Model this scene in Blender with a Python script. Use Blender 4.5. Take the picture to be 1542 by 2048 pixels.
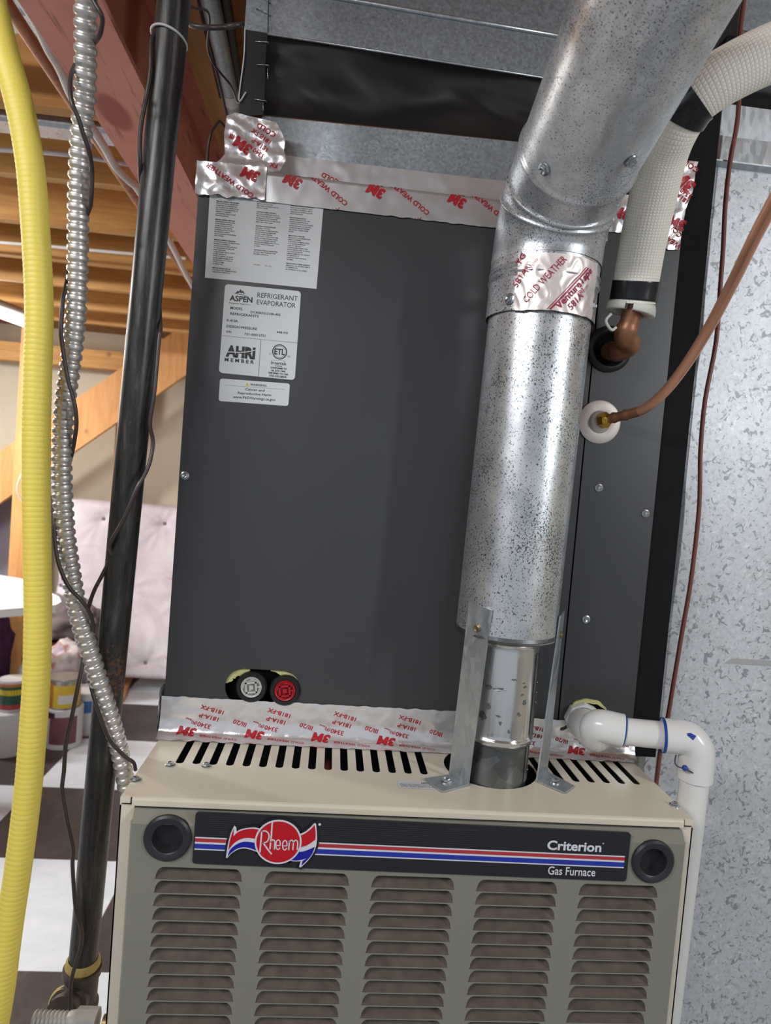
import bpy, bmesh, math, random
from math import sin, cos, pi, radians, sqrt
from mathutils import Vector, Matrix, noise
from mathutils.geometry import tessellate_polygon

random.seed(7)
for o in list(bpy.data.objects): bpy.data.objects.remove(o)
SC = bpy.context.scene
COL = SC.collection

# ------------------------------------------------------------------ camera
FPX = 1300.0
T = 1.315                       # furnace top above the floor
CAM = Vector((0.1959, -0.6774, 0.3451 + T))
FW = Vector((0.08078136, 0.99571385, -0.04503676))
RT = Vector((0.99370544, -0.0769354, 0.08142752))
UP = Vector((-0.07761359, 0.0513311, 0.99566121))
cam = bpy.data.cameras.new('camera')
camo = bpy.data.objects.new('camera', cam)
COL.objects.link(camo)
cam.sensor_fit = 'VERTICAL'; cam.sensor_height = 36.0; cam.sensor_width = 36.0 * 1542 / 2048
cam.lens = FPX / 2048 * 36.0
cam.clip_start = 0.02; cam.clip_end = 60
cam.dof.use_dof = True; cam.dof.focus_distance = 0.80; cam.dof.aperture_fstop = 7.5
M = Matrix((RT, UP, -FW)).transposed().to_4x4()
M.translation = CAM
camo.matrix_world = M
SC.camera = camo

# ------------------------------------------------------------------ world, lights, exposure
w = bpy.data.worlds.new('world'); SC.world = w; w.use_nodes = True
bg = w.node_tree.nodes['Background']
bg.inputs[0].default_value = (0.80, 0.88, 1.0, 1); bg.inputs[1].default_value = 0.42
SC.view_settings.view_transform = 'Standard'; SC.view_settings.look = 'None'
SC.view_settings.exposure = 0.0; SC.view_settings.gamma = 1.0; SC.view_settings.use_curve_mapping = False

def area(name, loc, target, sx, sy, power, color=(1, 1, 1)):
    l = bpy.data.lights.new(name, 'AREA'); l.shape = 'RECTANGLE'; l.size = sx; l.size_y = sy
    l.energy = power; l.color = color
    o = bpy.data.objects.new(name, l); COL.objects.link(o)
    o.location = loc
    d = (Vector(target) - Vector(loc)).normalized()
    o.rotation_euler = d.to_track_quat('-Z', 'Y').to_euler()
    return o
area('ceiling_tube_light_behind', (-0.75, -1.25, 2.46), (0.25, 0.1, 1.5), 1.2, 0.12, 24, (0.95, 0.98, 1.0))
area('ceiling_tube_light_right', (1.9, -1.5, 2.40), (0.6, 0.2, 1.3), 0.12, 1.2, 26, (0.90, 0.96, 1.0))
area('ceiling_tube_light_left', (-2.3, 1.2, 2.38), (-1.6, 2.4, 0.6), 1.2, 0.14, 66, (1.0, 0.97, 0.93))
area('ceiling_tube_light_far', (-2.9, 3.3, 2.40), (-1.6, 3.6, 0.9), 0.14, 1.2, 66, (1.0, 0.97, 0.93))

# ------------------------------------------------------------------ pixel <-> place helpers
def ray(x, y): return FW + (x - 771) / FPX * RT - (y - 1024) / FPX * UP
def at(x, y, Y):
    d = ray(x, y); return CAM + d * ((Y - CAM.y) / d.y)
def atz(x, y, Z):
    d = ray(x, y); return CAM + d * ((Z - CAM.z) / d.z)

# ------------------------------------------------------------------ materials
def srgb(r, g, b):
    f = lambda c: (c / 255 / 12.92) if c / 255 <= 0.04045 else ((c / 255 + 0.055) / 1.055) ** 2.4
    return (f(r), f(g), f(b), 1)

class NT:
    def __init__(s, name):
        s.m = bpy.data.materials.new(name); s.m.use_nodes = True
        s.t = s.m.node_tree; s.b = s.t.nodes['Principled BSDF']
    def n(s, typ, **kw):
        nd = s.t.nodes.new(typ)
        for k, v in kw.items():
            if k.startswith('i_'):
                key = k[2:]
                key = int(key) if key.isdigit() else key.replace('_', ' ')
                nd.inputs[key].default_value = v
            else: setattr(nd, k, v)
        return nd
    def l(s, a, b): s.t.links.new(a, b)
    def coords(s, scale=(1, 1, 1), rot=(0, 0, 0)):
        tc = s.n('ShaderNodeTexCoord'); mp = s.n('ShaderNodeMapping')
        mp.inputs['Scale'].default_value = scale; mp.inputs['Rotation'].default_value = rot
        s.l(tc.outputs['Object'], mp.inputs['Vector']); return mp.outputs[0]
    def noise(s, vec, scale, detail=3, rough=.5, dist=0):
        nd = s.n('ShaderNodeTexNoise'); nd.inputs['Scale'].default_value = scale
        nd.inputs['Detail'].default_value = detail; nd.inputs['Roughness'].default_value = rough
        nd.inputs['Distortion'].default_value = dist
        s.l(vec, nd.inputs['Vector']); return nd.outputs['Fac']
    def vor(s, vec, scale, out='Color', rnd=1.0):
        nd = s.n('ShaderNodeTexVoronoi'); nd.inputs['Scale'].default_value = scale
        nd.inputs['Randomness'].default_value = rnd
        s.l(vec, nd.inputs['Vector']); return nd.outputs[out]
    def ramp(s, fac, stops, interp='LINEAR'):
        r = s.n('ShaderNodeValToRGB'); r.color_ramp.interpolation = interp
        e = r.color_ramp.elements
        while len(e) > len(stops): e.remove(e[-1])
        while len(e) < len(stops): e.new(0.5)
        for el, (p, c) in zip(e, stops): el.position = p; el.color = c
        s.l(fac, r.inputs[0]); return r.outputs[0]
    def mix(s, fac, a, b, blend='MIX'):
        m = s.n('ShaderNodeMix', data_type='RGBA', blend_type=blend)
        for sock, v in ((m.inputs[0], fac), (m.inputs[6], a), (m.inputs[7], b)):
            if hasattr(v, 'links') or hasattr(v, 'is_linked'): s.l(v, sock)
            else: sock.default_value = v
        return m.outputs[2]
    def col(s, v):
        if hasattr(v, 'is_linked'): s.l(v, s.b.inputs['Base Color'])
        else: s.b.inputs['Base Color'].default_value = v
    def set(s, rough=.5, metal=0.0, spec=.5, coat=0.0, emit=None, es=0):
        b = s.b
        if hasattr(rough, 'is_linked'): s.l(rough, b.inputs['Roughness'])
        else: b.inputs['Roughness'].default_value = rough
        b.inputs['Metallic'].default_value = metal
        b.inputs['Specular IOR Level'].default_value = spec
        b.inputs['Coat Weight'].default_value = coat
        if emit: b.inputs['Emission Color'].default_value = emit; b.inputs['Emission Strength'].default_value = es
    def bump(s, h, strength=.3, dist=.002):
        bp = s.n('ShaderNodeBump'); bp.inputs['Strength'].default_value = strength
        bp.inputs['Distance'].default_value = dist
        s.l(h, bp.inputs['Height']); s.l(bp.outputs[0], s.b.inputs['Normal'])

def g(v): return (v, v, v, 1)

def plain(name, c, rough=.5, metal=0, var=.08, vs=30, spec=.5, bump=0, bs=200, coat=0):
    k = NT(name); v = k.coords(); n1 = k.noise(v, vs, 4)
    r = k.ramp(n1, [(.3, g(1 - var)), (.7, g(1 + var * .5 if 1 + var * .5 < 1 else 1))])
    k.col(k.mix(1.0, c, r, 'MULTIPLY')); k.set(rough, metal, spec, coat)
    if bump: k.bump(k.noise(v, bs, 3), bump, .001)
    return k.m

def galv(name, c0, c1, scale=120, metal=.85, rough=.38, stretch=(1, 1, 1), vmix=.6):
    k = NT(name); v = k.coords(stretch)
    vv = k.vor(v, scale); sep = k.n('ShaderNodeSeparateColor'); k.l(vv, sep.inputs[0])
    n2 = k.noise(v, scale * .35, 5, .6)
    a = k.mix(vmix, k.ramp(n2, [(.35, c0), (.65, c1)]), k.ramp(sep.outputs[0], [(0, c0), (1, c1)]))
    k.col(a)
    rr = k.ramp(sep.outputs[1], [(0, g(rough - .07)), (1, g(rough + .12))])
    k.set(rr, metal)
    k.bump(n2, .06, .001)
    return k.m

def flue_mat(name='flue_steel', fs=640, thr=.775, cloud=0):
    k = NT(name); v = k.coords((1, 1, .8))
    n1 = k.noise(v, 30, 5, .65)
    base = k.ramp(n1, [(.3, srgb(196, 199, 202)), (.5, srgb(214, 216, 218)), (.75, srgb(232, 233, 234))])
    v2 = k.coords((1.0, 1.0, 0.8), (0.5, 0.6, 0.2))
    fl = k.noise(v2, fs, 1.0, .4, .8)
    dens = k.noise(v, 16, 3)
    ad = k.n('ShaderNodeMath', operation='MULTIPLY_ADD'); k.l(dens, ad.inputs[0]); ad.inputs[1].default_value = .34; k.l(fl, ad.inputs[2])
    mask = k.ramp(ad.outputs[0], [(thr, g(0)), (thr + .025, g(1))])
    if cloud:
        cn = k.noise(k.coords((1, .5, 1)), 26, 4, .7, .8); base = k.mix(k.ramp(cn, [(.38, g(0)), (.62, g(cloud))]), base, srgb(138, 142, 146))
    k.col(k.mix(mask, base, srgb(96, 100, 104)))
    k.set(k.ramp(n1, [(.3, g(.30)), (.7, g(.38))]), .62 if cloud else .78)
    k.bump(n1, .04, .002)
    return k.m

def duct_mat():
    k = NT('spangled_duct_steel'); v = k.coords((1, 1, .8))
    v2 = k.coords((1, 1, 1), (.4, .9, .3))
    n1 = k.noise(v2, 95, 2.0, .5, 1.3)
    n2 = k.noise(v, 9, 4, .6)
    n3 = k.noise(v2, 150, 3, .6, .8)
    base = k.ramp(n3, [(.30, srgb(186, 190, 194)), (.45, srgb(208, 211, 215)), (.60, srgb(214, 217, 221)), (.72, srgb(236, 237, 240))])
    mask = k.ramp(n1, [(.58, g(0)), (.64, g(1))])
    m1 = k.mix(mask, base, srgb(150, 155, 160))
    k.col(k.mix(k.ramp(n2, [(.4, g(0)), (.75, g(.35))]), m1, srgb(168, 170, 170)))
    k.set(.45, .25); k.bump(n3, .08, .001)
    return k.m

def foil_mat(name='aluminium_foil', tint=(240, 239, 240), sc=34, rough=.26, bs=.22, met=.7):
    k = NT(name); v = k.coords((1, 1, .7))
    n = k.noise(v, sc, 4, .55, 1.2)
    vz = k.vor(v, sc * .45, 'Distance')
    ad = k.n('ShaderNodeMath', operation='ADD'); k.l(n, ad.inputs[0]); k.l(vz, ad.inputs[1])
    k.col(srgb(*tint)); k.set(rough, met); k.bump(ad.outputs[0], bs, .004)
    return k.m

def wood_mat(name, ca, cb, axis='x', rough=.6):
    k = NT(name)
    sc = {'x': (1.2, 14, 14), 'y': (14, 1.2, 14), 'z': (14, 14, 1.2)}[axis]
    v = k.coords(sc); n = k.noise(v, 2.2, 5, .6, .8)
    v2 = k.coords(); kn = k.vor(v2, 3.0, 'Distance')
    c = k.ramp(n, [(.3, ca), (.7, cb)])
    knm = k.ramp(kn, [(.04, g(.7)), (.09, g(0))])
    k.col(k.mix(knm, c, srgb(96, 58, 28))); k.set(rough, 0); k.bump(n, .15, .002)
    return k.m

def pipe_mat():
    k = NT('black_iron'); v = k.coords((1, 1, .10)); n = k.noise(v, 110, 5, .7)
    c = k.ramp(n, [(.3, srgb(38, 38, 39)), (.55, srgb(62, 61, 60)), (.78, srgb(104, 101, 98))])
    v2 = k.coords(); z = k.n('ShaderNodeSeparateXYZ'); tc = k.n('ShaderNodeTexCoord'); k.l(tc.outputs['Object'], z.inputs[0])
    zn = k.noise(v2, 260, 5, .7)
    # a rust patch with its own place along the pipe
    band = k.n('ShaderNodeMapRange'); k.l(z.outputs[2], band.inputs[0])
    band.inputs[1].default_value = T + .055; band.inputs[2].default_value = T + .085; band.inputs[3].default_value = 0; band.inputs[4].default_value = 1
    band2 = k.n('ShaderNodeMapRange'); k.l(z.outputs[2], band2.inputs[0])
    band2.inputs[1].default_value = T + .150; band2.inputs[2].default_value = T + .115; band2.inputs[3].default_value = 0; band2.inputs[4].default_value = 1
    mu = k.n('ShaderNodeMath', operation='MULTIPLY'); k.l(band.outputs[0], mu.inputs[0]); k.l(band2.outputs[0], mu.inputs[1])
    ad = k.n('ShaderNodeMath', operation='MULTIPLY_ADD'); k.l(mu.outputs[0], ad.inputs[0]); ad.inputs[1].default_value = .16; k.l(zn, ad.inputs[2])
    rm = k.ramp(ad.outputs[0], [(.64, g(0)), (.72, g(1))])
    k.col(k.mix(rm, c, srgb(112, 76, 50)))
    k.set(k.ramp(n, [(.3, g(.26)), (.7, g(.44))]), .45, .6); k.bump(zn, .12, .0006)
    return k.m

def insul_mat():
    k = NT('white_netted_insulation'); tc = k.n('ShaderNodeTexCoord')
    sep = k.n('ShaderNodeSeparateXYZ'); k.l(tc.outputs['UV'], sep.inputs[0])
    def tri(o, f):
        m = k.n('ShaderNodeMath', operation='MULTIPLY'); k.l(o, m.inputs[0]); m.inputs[1].default_value = f
        s_ = k.n('ShaderNodeMath', operation='SINE'); k.l(m.outputs[0], s_.inputs[0])
        a = k.n('ShaderNodeMath', operation='ABSOLUTE'); k.l(s_.outputs[0], a.inputs[0]); return a.outputs[0]
    a = tri(sep.outputs[0], pi * 44); b = tri(sep.outputs[1], pi * 290)
    mn = k.n('ShaderNodeMath', operation='MINIMUM'); k.l(a, mn.inputs[0]); k.l(b, mn.inputs[1])
    k.col(k.ramp(mn.outputs[0], [(.0, srgb(222, 216, 200)), (.35, srgb(252, 246, 232))]))
    k.set(.6, 0, .35); k.bump(mn.outputs[0], .5, .0008)
    return k.m

def tile_mat():
    k = NT('checkered_floor'); tc = k.n('ShaderNodeTexCoord'); mp = k.n('ShaderNodeMapping')
    k.l(tc.outputs['Object'], mp.inputs['Vector'])
    tx, ty = .66, .606
    mp.inputs['Scale'].default_value = (1 / tx, 1 / ty, 0.0)
    mp.inputs['Location'].default_value = (1.185 / tx + 10, -1.42 / ty + 10, .5)
    ch = k.n('ShaderNodeTexChecker'); ch.inputs['Scale'].default_value = 1
    k.l(mp.outputs[0], ch.inputs[0])
    v = k.coords(); n = k.noise(v, 9, 5, .65, 1)
    dk = k.ramp(n, [(.35, srgb(62, 56, 56)), (.6, srgb(74, 68, 67)), (.8, srgb(98, 92, 90))])
    lt = k.ramp(n, [(.3, srgb(222, 232, 244)), (.7, srgb(236, 243, 252))])
    k.col(k.mix(ch.outputs[1], lt, dk)); k.set(.45, 0, .5)
    return k.m

MAT = {}
def mats():
    m = MAT
    m['casing'] = plain('beige_enamel', srgb(220, 211, 192), .32, 0, .04, 12)
    m['door'] = plain('grey_green_enamel', srgb(132, 131, 118), .38, 0, .06, 10)
    m['dust'] = plain('dusty_louver_paint', srgb(104, 95, 84), .85, 0, .35, 60, .2)
    m['inside'] = plain('dark_interior_sheet', srgb(58, 54, 50), .7, .2, .3, 10)
    m['coil'] = plain('charcoal_coil_paint', srgb(66, 66, 68), .34, 0, .04, 6, .42)
    m['gap_black'] = plain('gap_shade_black', srgb(20, 20, 22), .8, 0, .2, 40, .2, .3)  # near-black colour standing for the shade in the gap beside the cabinet
    m['label'] = plain('white_label_paper', srgb(206, 208, 208), .45, 0, .02, 8)
    m['ink'] = plain('black_ink', srgb(34, 34, 36), .5)
    m['red_ink'] = plain('red_ink', srgb(178, 22, 36), .4)
    m['pink_ink'] = plain('crimson_ink', srgb(170, 36, 66), .4)
    m['yellow_ink'] = plain('yellow_ink', srgb(220, 200, 40), .5)
    m['badge'] = plain('black_badge', srgb(32, 32, 36), .42)
    m['grid'] = plain('grey_grid_print', srgb(50, 50, 56), .5)
    m['white_print'] = plain('white_print', srgb(216, 216, 224), .4, 0, .01)
    m['logo_red'] = plain('logo_red', srgb(190, 12, 28), .35, 0, .01)
    m['logo_blue'] = plain('logo_blue', srgb(18, 24, 150), .35, 0, .01)
    m['stripe_red'] = plain('stripe_red', srgb(176, 52, 56), .4, 0, .01)
    m['stripe_blue'] = plain('stripe_blue', srgb(34, 52, 158), .4, 0, .01)
    m['black_plastic'] = plain('black_plastic', srgb(42, 42, 46), .42)
    m['galv'] = galv('galvanised_sheet', srgb(136, 143, 148), srgb(160, 167, 172), 330, .6, .45)
    m['galv_light'] = galv('zinc_bracket_steel', srgb(178, 186, 192), srgb(206, 212, 216), 180, .8, .34, (1, 1, .4))
    m['galv_dark'] = galv('dark_pipe_steel', srgb(92, 94, 94), srgb(134, 137, 138), 60, .85, .34)  # darker grey steel for the flue collar, bottom ring and seams
    m['galv_shiny'] = galv('bright_pipe_steel', srgb(226, 225, 222), srgb(236, 235, 232), 14, .88, .17)
    m['zinc_spot'] = plain('zinc_stain', srgb(134, 136, 136), .4, .8)
    m['flue'] = flue_mat(); m['flue_near'] = flue_mat('flue_steel_mottled', 760, .800, .45)
    m['duct'] = duct_mat()
    m['foil'] = foil_mat()
    m['foil_flat'] = foil_mat('smooth_foil', (206, 206, 207), 9, .36, .12)
    m['foil_pink'] = foil_mat('stuck_foil_patch', (236, 226, 222), 24, .40, .22, .45)
    m['canvas'] = plain('black_vinyl_canvas', srgb(38, 36, 36), .5, 0, .35, 9, .4, .1, 30)
    m['steel'] = plain('bright_screw_steel', srgb(190, 196, 200), .25, .9, .1, 300)
    m['brass'] = plain('brass', srgb(206, 164, 60), .3, .85, .1, 80)
    m['brass_dull'] = plain('dull_brass', srgb(150, 134, 92), .4, .8, .2, 100)
    m['copper'] = plain('bright_copper', srgb(232, 168, 136), .30, .70, .10, 30)
    m['copper_old'] = plain('tarnished_copper', srgb(176, 122, 92), .42, .55, .4, 50)
    m['insul'] = insul_mat()
    m['insul_plain'] = plain('white_foam', srgb(214, 213, 202), .6, 0, .05)
    m['tape_black'] = plain('black_vinyl_tape', srgb(24, 23, 26), .28)
    m['rubber'] = plain('black_rubber', srgb(22, 21, 24), .5)
    m['dark'] = plain('hole_shade_black', srgb(10, 10, 11), .9, spec=.1)  # flat black that stands for the shade inside ports and openings
    m['yfoam'] = plain('yellow_foam', srgb(206, 204, 140), .8, 0, .2, 100, .2, .5, 300)
    m['red_plastic'] = plain('red_plastic', srgb(178, 24, 38), .4)
    m['white_plastic'] = plain('white_plastic', srgb(196, 196, 192), .4)
    m['pvc'] = plain('white_pvc', srgb(230, 229, 226), .22, 0, .03, 15)
    m['primer'] = plain('blue_primer', srgb(20, 70, 150), .4)
    m['rosette'] = plain('aluminium_rosette', srgb(200, 190, 182), .45, .4, .12, 30)
    m['wire_red'] = plain('red_brown_wire', srgb(136, 76, 66), .45)
    m['wire_dark'] = plain('dark_brown_wire', srgb(62, 52, 50), .4)
    m['csst'] = plain('yellow_jacket', srgb(238, 216, 96), .5, 0, .04, 10)
    m['flex'] = plain('flex_steel', srgb(222, 218, 212), .34, .75, .12, 60)
    m['iron'] = pipe_mat()
    m['fit'] = plain('malleable_iron', srgb(90, 84, 78), .5, .5, .3, 60, .5, .4, 200)
    m['dope'] = plain('yellow_thread_sealant', srgb(178, 160, 96), .6, 0, .2, 60)
    m['greyfit'] = plain('pale_grey_coupling', srgb(168, 166, 160), .45, .1, .1, 60)
    m['ziptie'] = plain('white_nylon', srgb(206, 206, 206), .4)
    m['jwood'] = wood_mat('joist_wood', srgb(176, 124, 62), srgb(208, 158, 92), 'x')
    m['deck'] = wood_mat('subfloor_wood', srgb(132, 82, 38), srgb(168, 112, 56), 'x')
    m['pwood'] = wood_mat('post_wood', srgb(206, 144, 86), srgb(228, 172, 110), 'z')
    m['swood'] = wood_mat('sill_wood', srgb(160, 112, 58), srgb(190, 140, 80), 'y')
    m['beam'] = beam_mat()
    m['floor'] = tile_mat()
    m['wall'] = plain('cream_drywall', srgb(214, 206, 186), .8, 0, .08, 2, .2)
    m['wall_grey'] = plain('grey_lilac_wall', srgb(130, 124, 134), .8, 0, .05, 3, .2)
    m['tabletop'] = plain('white_laminate', srgb(232, 232, 230), .4, 0, .02)
    m['lamp'] = lampmat()
    m['lamp_body'] = plain('white_lamp_body', srgb(225, 225, 225), .4)
    m['mattress'] = mattress_mat()
    m['bucket'] = plain('white_bucket_plastic', srgb(216, 216, 220), .4, 0, .04)
    m['can_green'] = plain('green_can_label', srgb(30, 84, 66), .4, 0, .3, 20)
    m['can_yellow'] = plain('yellow_can_label', srgb(222, 192, 62), .4, 0, .1, 20)
    m['can_orange'] = plain('orange_can_label', srgb(190, 120, 50), .4, 0, .2, 20)
    m['can_red'] = plain('red_can_label', srgb(190, 50, 60), .4, 0, .1, 20)
    m['can_maroon'] = plain('maroon_can_label', srgb(118, 72, 80), .4, 0, .1, 20)
    m['can_blue'] = plain('blue_can_label', srgb(50, 110, 176), .4, 0, .1, 20)
    m['can_metal'] = plain('can_metal', srgb(176, 172, 162), .3, .8, .1, 20)
    m['cloth_grey'] = plain('grey_blanket_cloth', srgb(134, 126, 128), .9, 0, .2, 8, .1)
    m['bag'] = bag_mat()
    m['purple'] = plain('purple_cloth', srgb(74, 48, 74), .9, 0, .4, 14, .1)
    m['ovenglove'] = plain('dark_cable', srgb(36, 34, 36), .5)
    m['white_cable'] = plain('white_cable', srgb(206, 204, 200), .5)
    m['dark_board'] = plain('dark_red_brown_cloth', srgb(70, 40, 36), .8, 0, .2, 6, .2)

def beam_mat():
    k = NT('red_oxide_primer'); v = k.coords(); n = k.noise(v, 8, 5, .6)
    c = k.ramp(n, [(.3, srgb(220, 142, 124)), (.7, srgb(232, 158, 140))])
    v2 = k.coords((30, 2, 30)); sc = k.noise(v2, 3, 3, .6)
    c = k.mix(k.ramp(sc, [(.62, g(0)), (.70, g(.6))]), c, srgb(108, 62, 52))
    # patch of newer, darker primer
    tc = k.n('ShaderNodeTexCoord'); pt = k.n('ShaderNodeVectorMath', operation='DISTANCE')
    mp = k.n('ShaderNodeMapping'); mp.inputs['Scale'].default_value = (1, .45, .01)
    k.l(tc.outputs['Object'], mp.inputs[0]); k.l(mp.outputs[0], pt.inputs[0])
    P = atz(228, 226, CAM.z + .70); pt.inputs[1].default_value = (P.x, P.y * .45, P.z * .01)
    c = k.mix(k.ramp(pt.outputs['Value'], [(.026, g(.85)), (.034, g(0))]), c, srgb(160, 74, 62))
    k.col(c); k.set(.55, 0, .4); k.bump(n, .1, .002)
    return k.m

def lampmat():
    k = NT('lit_tube'); k.col(srgb(255, 250, 240)); k.set(.5, 0, .5, 0, (1, .95, .86, 1), 14); return k.m

def mattress_mat():
    k = NT('pale_lilac_ticking'); v = k.coords(); n = k.noise(v, 3.5, 4, .6, 1.5)
    c = k.ramp(n, [(.3, srgb(200, 190, 200)), (.6, srgb(214, 206, 214)), (.8, srgb(222, 216, 222))])
    v2 = k.coords((1, 1, 2)); s = k.noise(v2, 9, 2, .5, 2.5)
    c = k.mix(k.ramp(s, [(.70, g(0)), (.74, g(.55))]), c, srgb(196, 130, 140))
    k.col(c); k.set(.85, 0, .2); return k.m

def bag_mat():
    k = NT('printed_plastic_sack'); v = k.coords(); n = k.noise(v, 7, 2, .5, 1)
    c = k.ramp(n, [(.0, srgb(214, 206, 206)), (.56, srgb(206, 196, 198)), (.60, srgb(206, 130, 110)), (.66, srgb(196, 180, 196)), (.8, srgb(180, 160, 184))])
    k.col(c); k.set(.4, 0, .5); return k.m
mats()

# ------------------------------------------------------------------ object helpers
def link(name, me, mat=None, parent=None, smooth=False):
    o = bpy.data.objects.new(name, me); COL.objects.link(o)
    if mat is not None:
        for m_ in (mat if isinstance(mat, (list, tuple)) else [mat]): me.materials.append(MAT[m_])
    if parent: o.parent = parent
    if smooth:
        for p in me.polygons: p.use_smooth = True
    return o
def from_bm(name, bm, mat=None, parent=None, smooth=False, sharp=None):
    bmesh.ops.recalc_face_normals(bm, faces=bm.faces)
    me = bpy.data.meshes.new(name); bm.to_mesh(me); bm.free()
    o = link(name, me, mat, parent, smooth)
    if smooth and sharp: me.set_sharp_from_angle(angle=radians(sharp))
    return o
def tag(o, label, cat, group=None, kind=None):
    o['label'] = label; o['category'] = cat
    if group: o['group'] = group
    if kind: o['kind'] = kind
    return o
def thing(name, label, cat, group=None):
    o = bpy.data.objects.new(name, None); COL.objects.link(o); o.empty_display_size = .05
    return tag(o, label, cat, group)
def struct(o): o['kind'] = 'structure'; return o

def bm_box(bm, x0, x1, y0, y1, z0, z1, mi=0):
    vs = [bm.verts.new(p) for p in ((x0, y0, z0), (x1, y0, z0), (x1, y1, z0), (x0, y1, z0), (x0, y0, z1), (x1, y0, z1), (x1, y1, z1), (x0, y1, z1))]
    fs = []
    for f in ((0, 3, 2, 1), (4, 5, 6, 7), (0, 1, 5, 4), (1, 2, 6, 5), (2, 3, 7, 6), (3, 0, 4, 7)):
        fc = bm.faces.new([vs[i] for i in f]); fc.material_index = mi; fs.append(fc)
    return fs
def box(name, x0, x1, y0, y1, z0, z1, mat, parent=None, bev=0.0):
    bm = bmesh.new(); bm_box(bm, x0, x1, y0, y1, z0, z1)
    if bev: bmesh.ops.bevel(bm, geom=bm.edges[:], offset=bev, segments=2, affect='EDGES', profile=.6)
    return from_bm(name, bm, mat, parent)

def smooth_path(pts, n=8, closed=False):
    pts = [Vector(p) for p in pts]; out = []
    for i in range(len(pts) - 1):
        p0 = pts[i - 1] if i > 0 else pts[i] * 2 - pts[i + 1]
        p1, p2 = pts[i], pts[i + 1]
        p3 = pts[i + 2] if i + 2 < len(pts) else p2 * 2 - p1
        for k in range(n):
            t = k / n
            out.append(.5 * ((2 * p1) + (p2 - p0) * t + (2 * p0 - 5 * p1 + 4 * p2 - p3) * t * t + (3 * p1 - p0 - 3 * p2 + p3) * t ** 3))
    out.append(pts[-1]); return out
def resample(pts, step):
    L = [0]
    for a, b in zip(pts, pts[1:]): L.append(L[-1] + (b - a).length)
    n = max(2, int(L[-1] / step)); out = []; j = 0
    for i in range(n + 1):
        s = L[-1] * i / n
        while j < len(L) - 2 and L[j + 1] < s: j += 1
        t = (s - L[j]) / max(1e-9, L[j + 1] - L[j]); out.append(pts[j].lerp(pts[j + 1], t))
    return out, L[-1]
def sweep(bm, pts, rad, seg=20, caps=True, mi=0, uv=False, ref=None):
    """tube through pts; rad is a number or a list"""
    n = len(pts); rings = []
    tang = []
    for i in range(n):
        a = pts[i] - pts[i - 1] if i > 0 else pts[1] - pts[0]
        b = pts[i + 1] - pts[i] if i < n - 1 else pts[-1] - pts[-2]
        a = a.normalized(); b = b.normalized(); t = (a + b)
        t = t.normalized() if t.length > 1e-6 else b
        tang.append(t)
    r0 = Vector(ref) if ref else (Vector((0, 0, 1)) if abs(tang[0].z) < .9 else Vector((0, -1, 0)))
    nrm = (r0 - tang[0] * r0.dot(tang[0])).normalized()
    s = 0; lay = bm.loops.layers.uv.verify() if uv else None; S = []
    for i in range(n):
        if i: s += (pts[i] - pts[i - 1]).length
        S.append(s)
        nrm = (nrm - tang[i] * nrm.dot(tang[i])).normalized(); bn = tang[i].cross(nrm)
        r = rad[i] if isinstance(rad, (list, tuple)) else rad
        rings.append([bm.verts.new(pts[i] + (nrm * cos(2 * pi * k / seg) + bn * sin(2 * pi * k / seg)) * r) for k in range(seg)])
    for i in range(n - 1):
        for k in range(seg):
            f = bm.faces.new((rings[i][k], rings[i][(k + 1) % seg], rings[i + 1][(k + 1) % seg], rings[i + 1][k]))
            f.material_index = mi; f.smooth = True
            if uv:
                for lp, (u_, v_) in zip(f.loops, ((k / seg, S[i]), ((k + 1) / seg, S[i]), ((k + 1) / seg, S[i + 1]), (k / seg, S[i + 1]))): lp[lay].uv = (u_, v_)
    if caps:
        for rr in (rings[0][::-1], rings[-1]):
            f = bm.faces.new(rr); f.material_index = mi
    return rings
def tube(name, pts, rad, mat, parent=None, seg=20, caps=True, uv=False):
    bm = bmesh.new(); sweep(bm, [Vector(p) for p in pts], rad, seg, caps, 0, uv)
    me = bpy.data.meshes.new(name); bm.normal_update(); 
    bmesh.ops.recalc_face_normals(bm, faces=bm.faces); bm.to_mesh(me); bm.free()
    o = link(name, me, mat, parent); me.set_sharp_from_angle(angle=radians(50)); return o
def lathe(name, prof, origin, axis, mat, parent=None, seg=32, caps=True):
    """profile [(distance along axis, radius)]"""
    a = Vector(axis).normalized(); o = Vector(origin)
    u = a.orthogonal().normalized(); v = a.cross(u); bm = bmesh.new(); rings = []
    for d, r in prof: rings.append([bm.verts.new(o + a * d + (u * cos(2 * pi * k / seg) + v * sin(2 * pi * k / seg)) * max(r, 1e-5)) for k in range(seg)])
    for i in range(len(rings) - 1):
        for k in range(seg):
            f = bm.faces.new((rings[i][k], rings[i][(k + 1) % seg], rings[i + 1][(k + 1) % seg], rings[i + 1][k])); f.smooth = True
    if caps: bm.faces.new(rings[0][::-1]); bm.faces.new(rings[-1])
    ob = from_bm(name, bm, mat, parent); ob.data.set_sharp_from_angle(angle=radians(38)); 
    for p in ob.data.polygons: p.use_smooth = True
    ob.data.set_sharp_from_angle(angle=radians(38)); return ob

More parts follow.
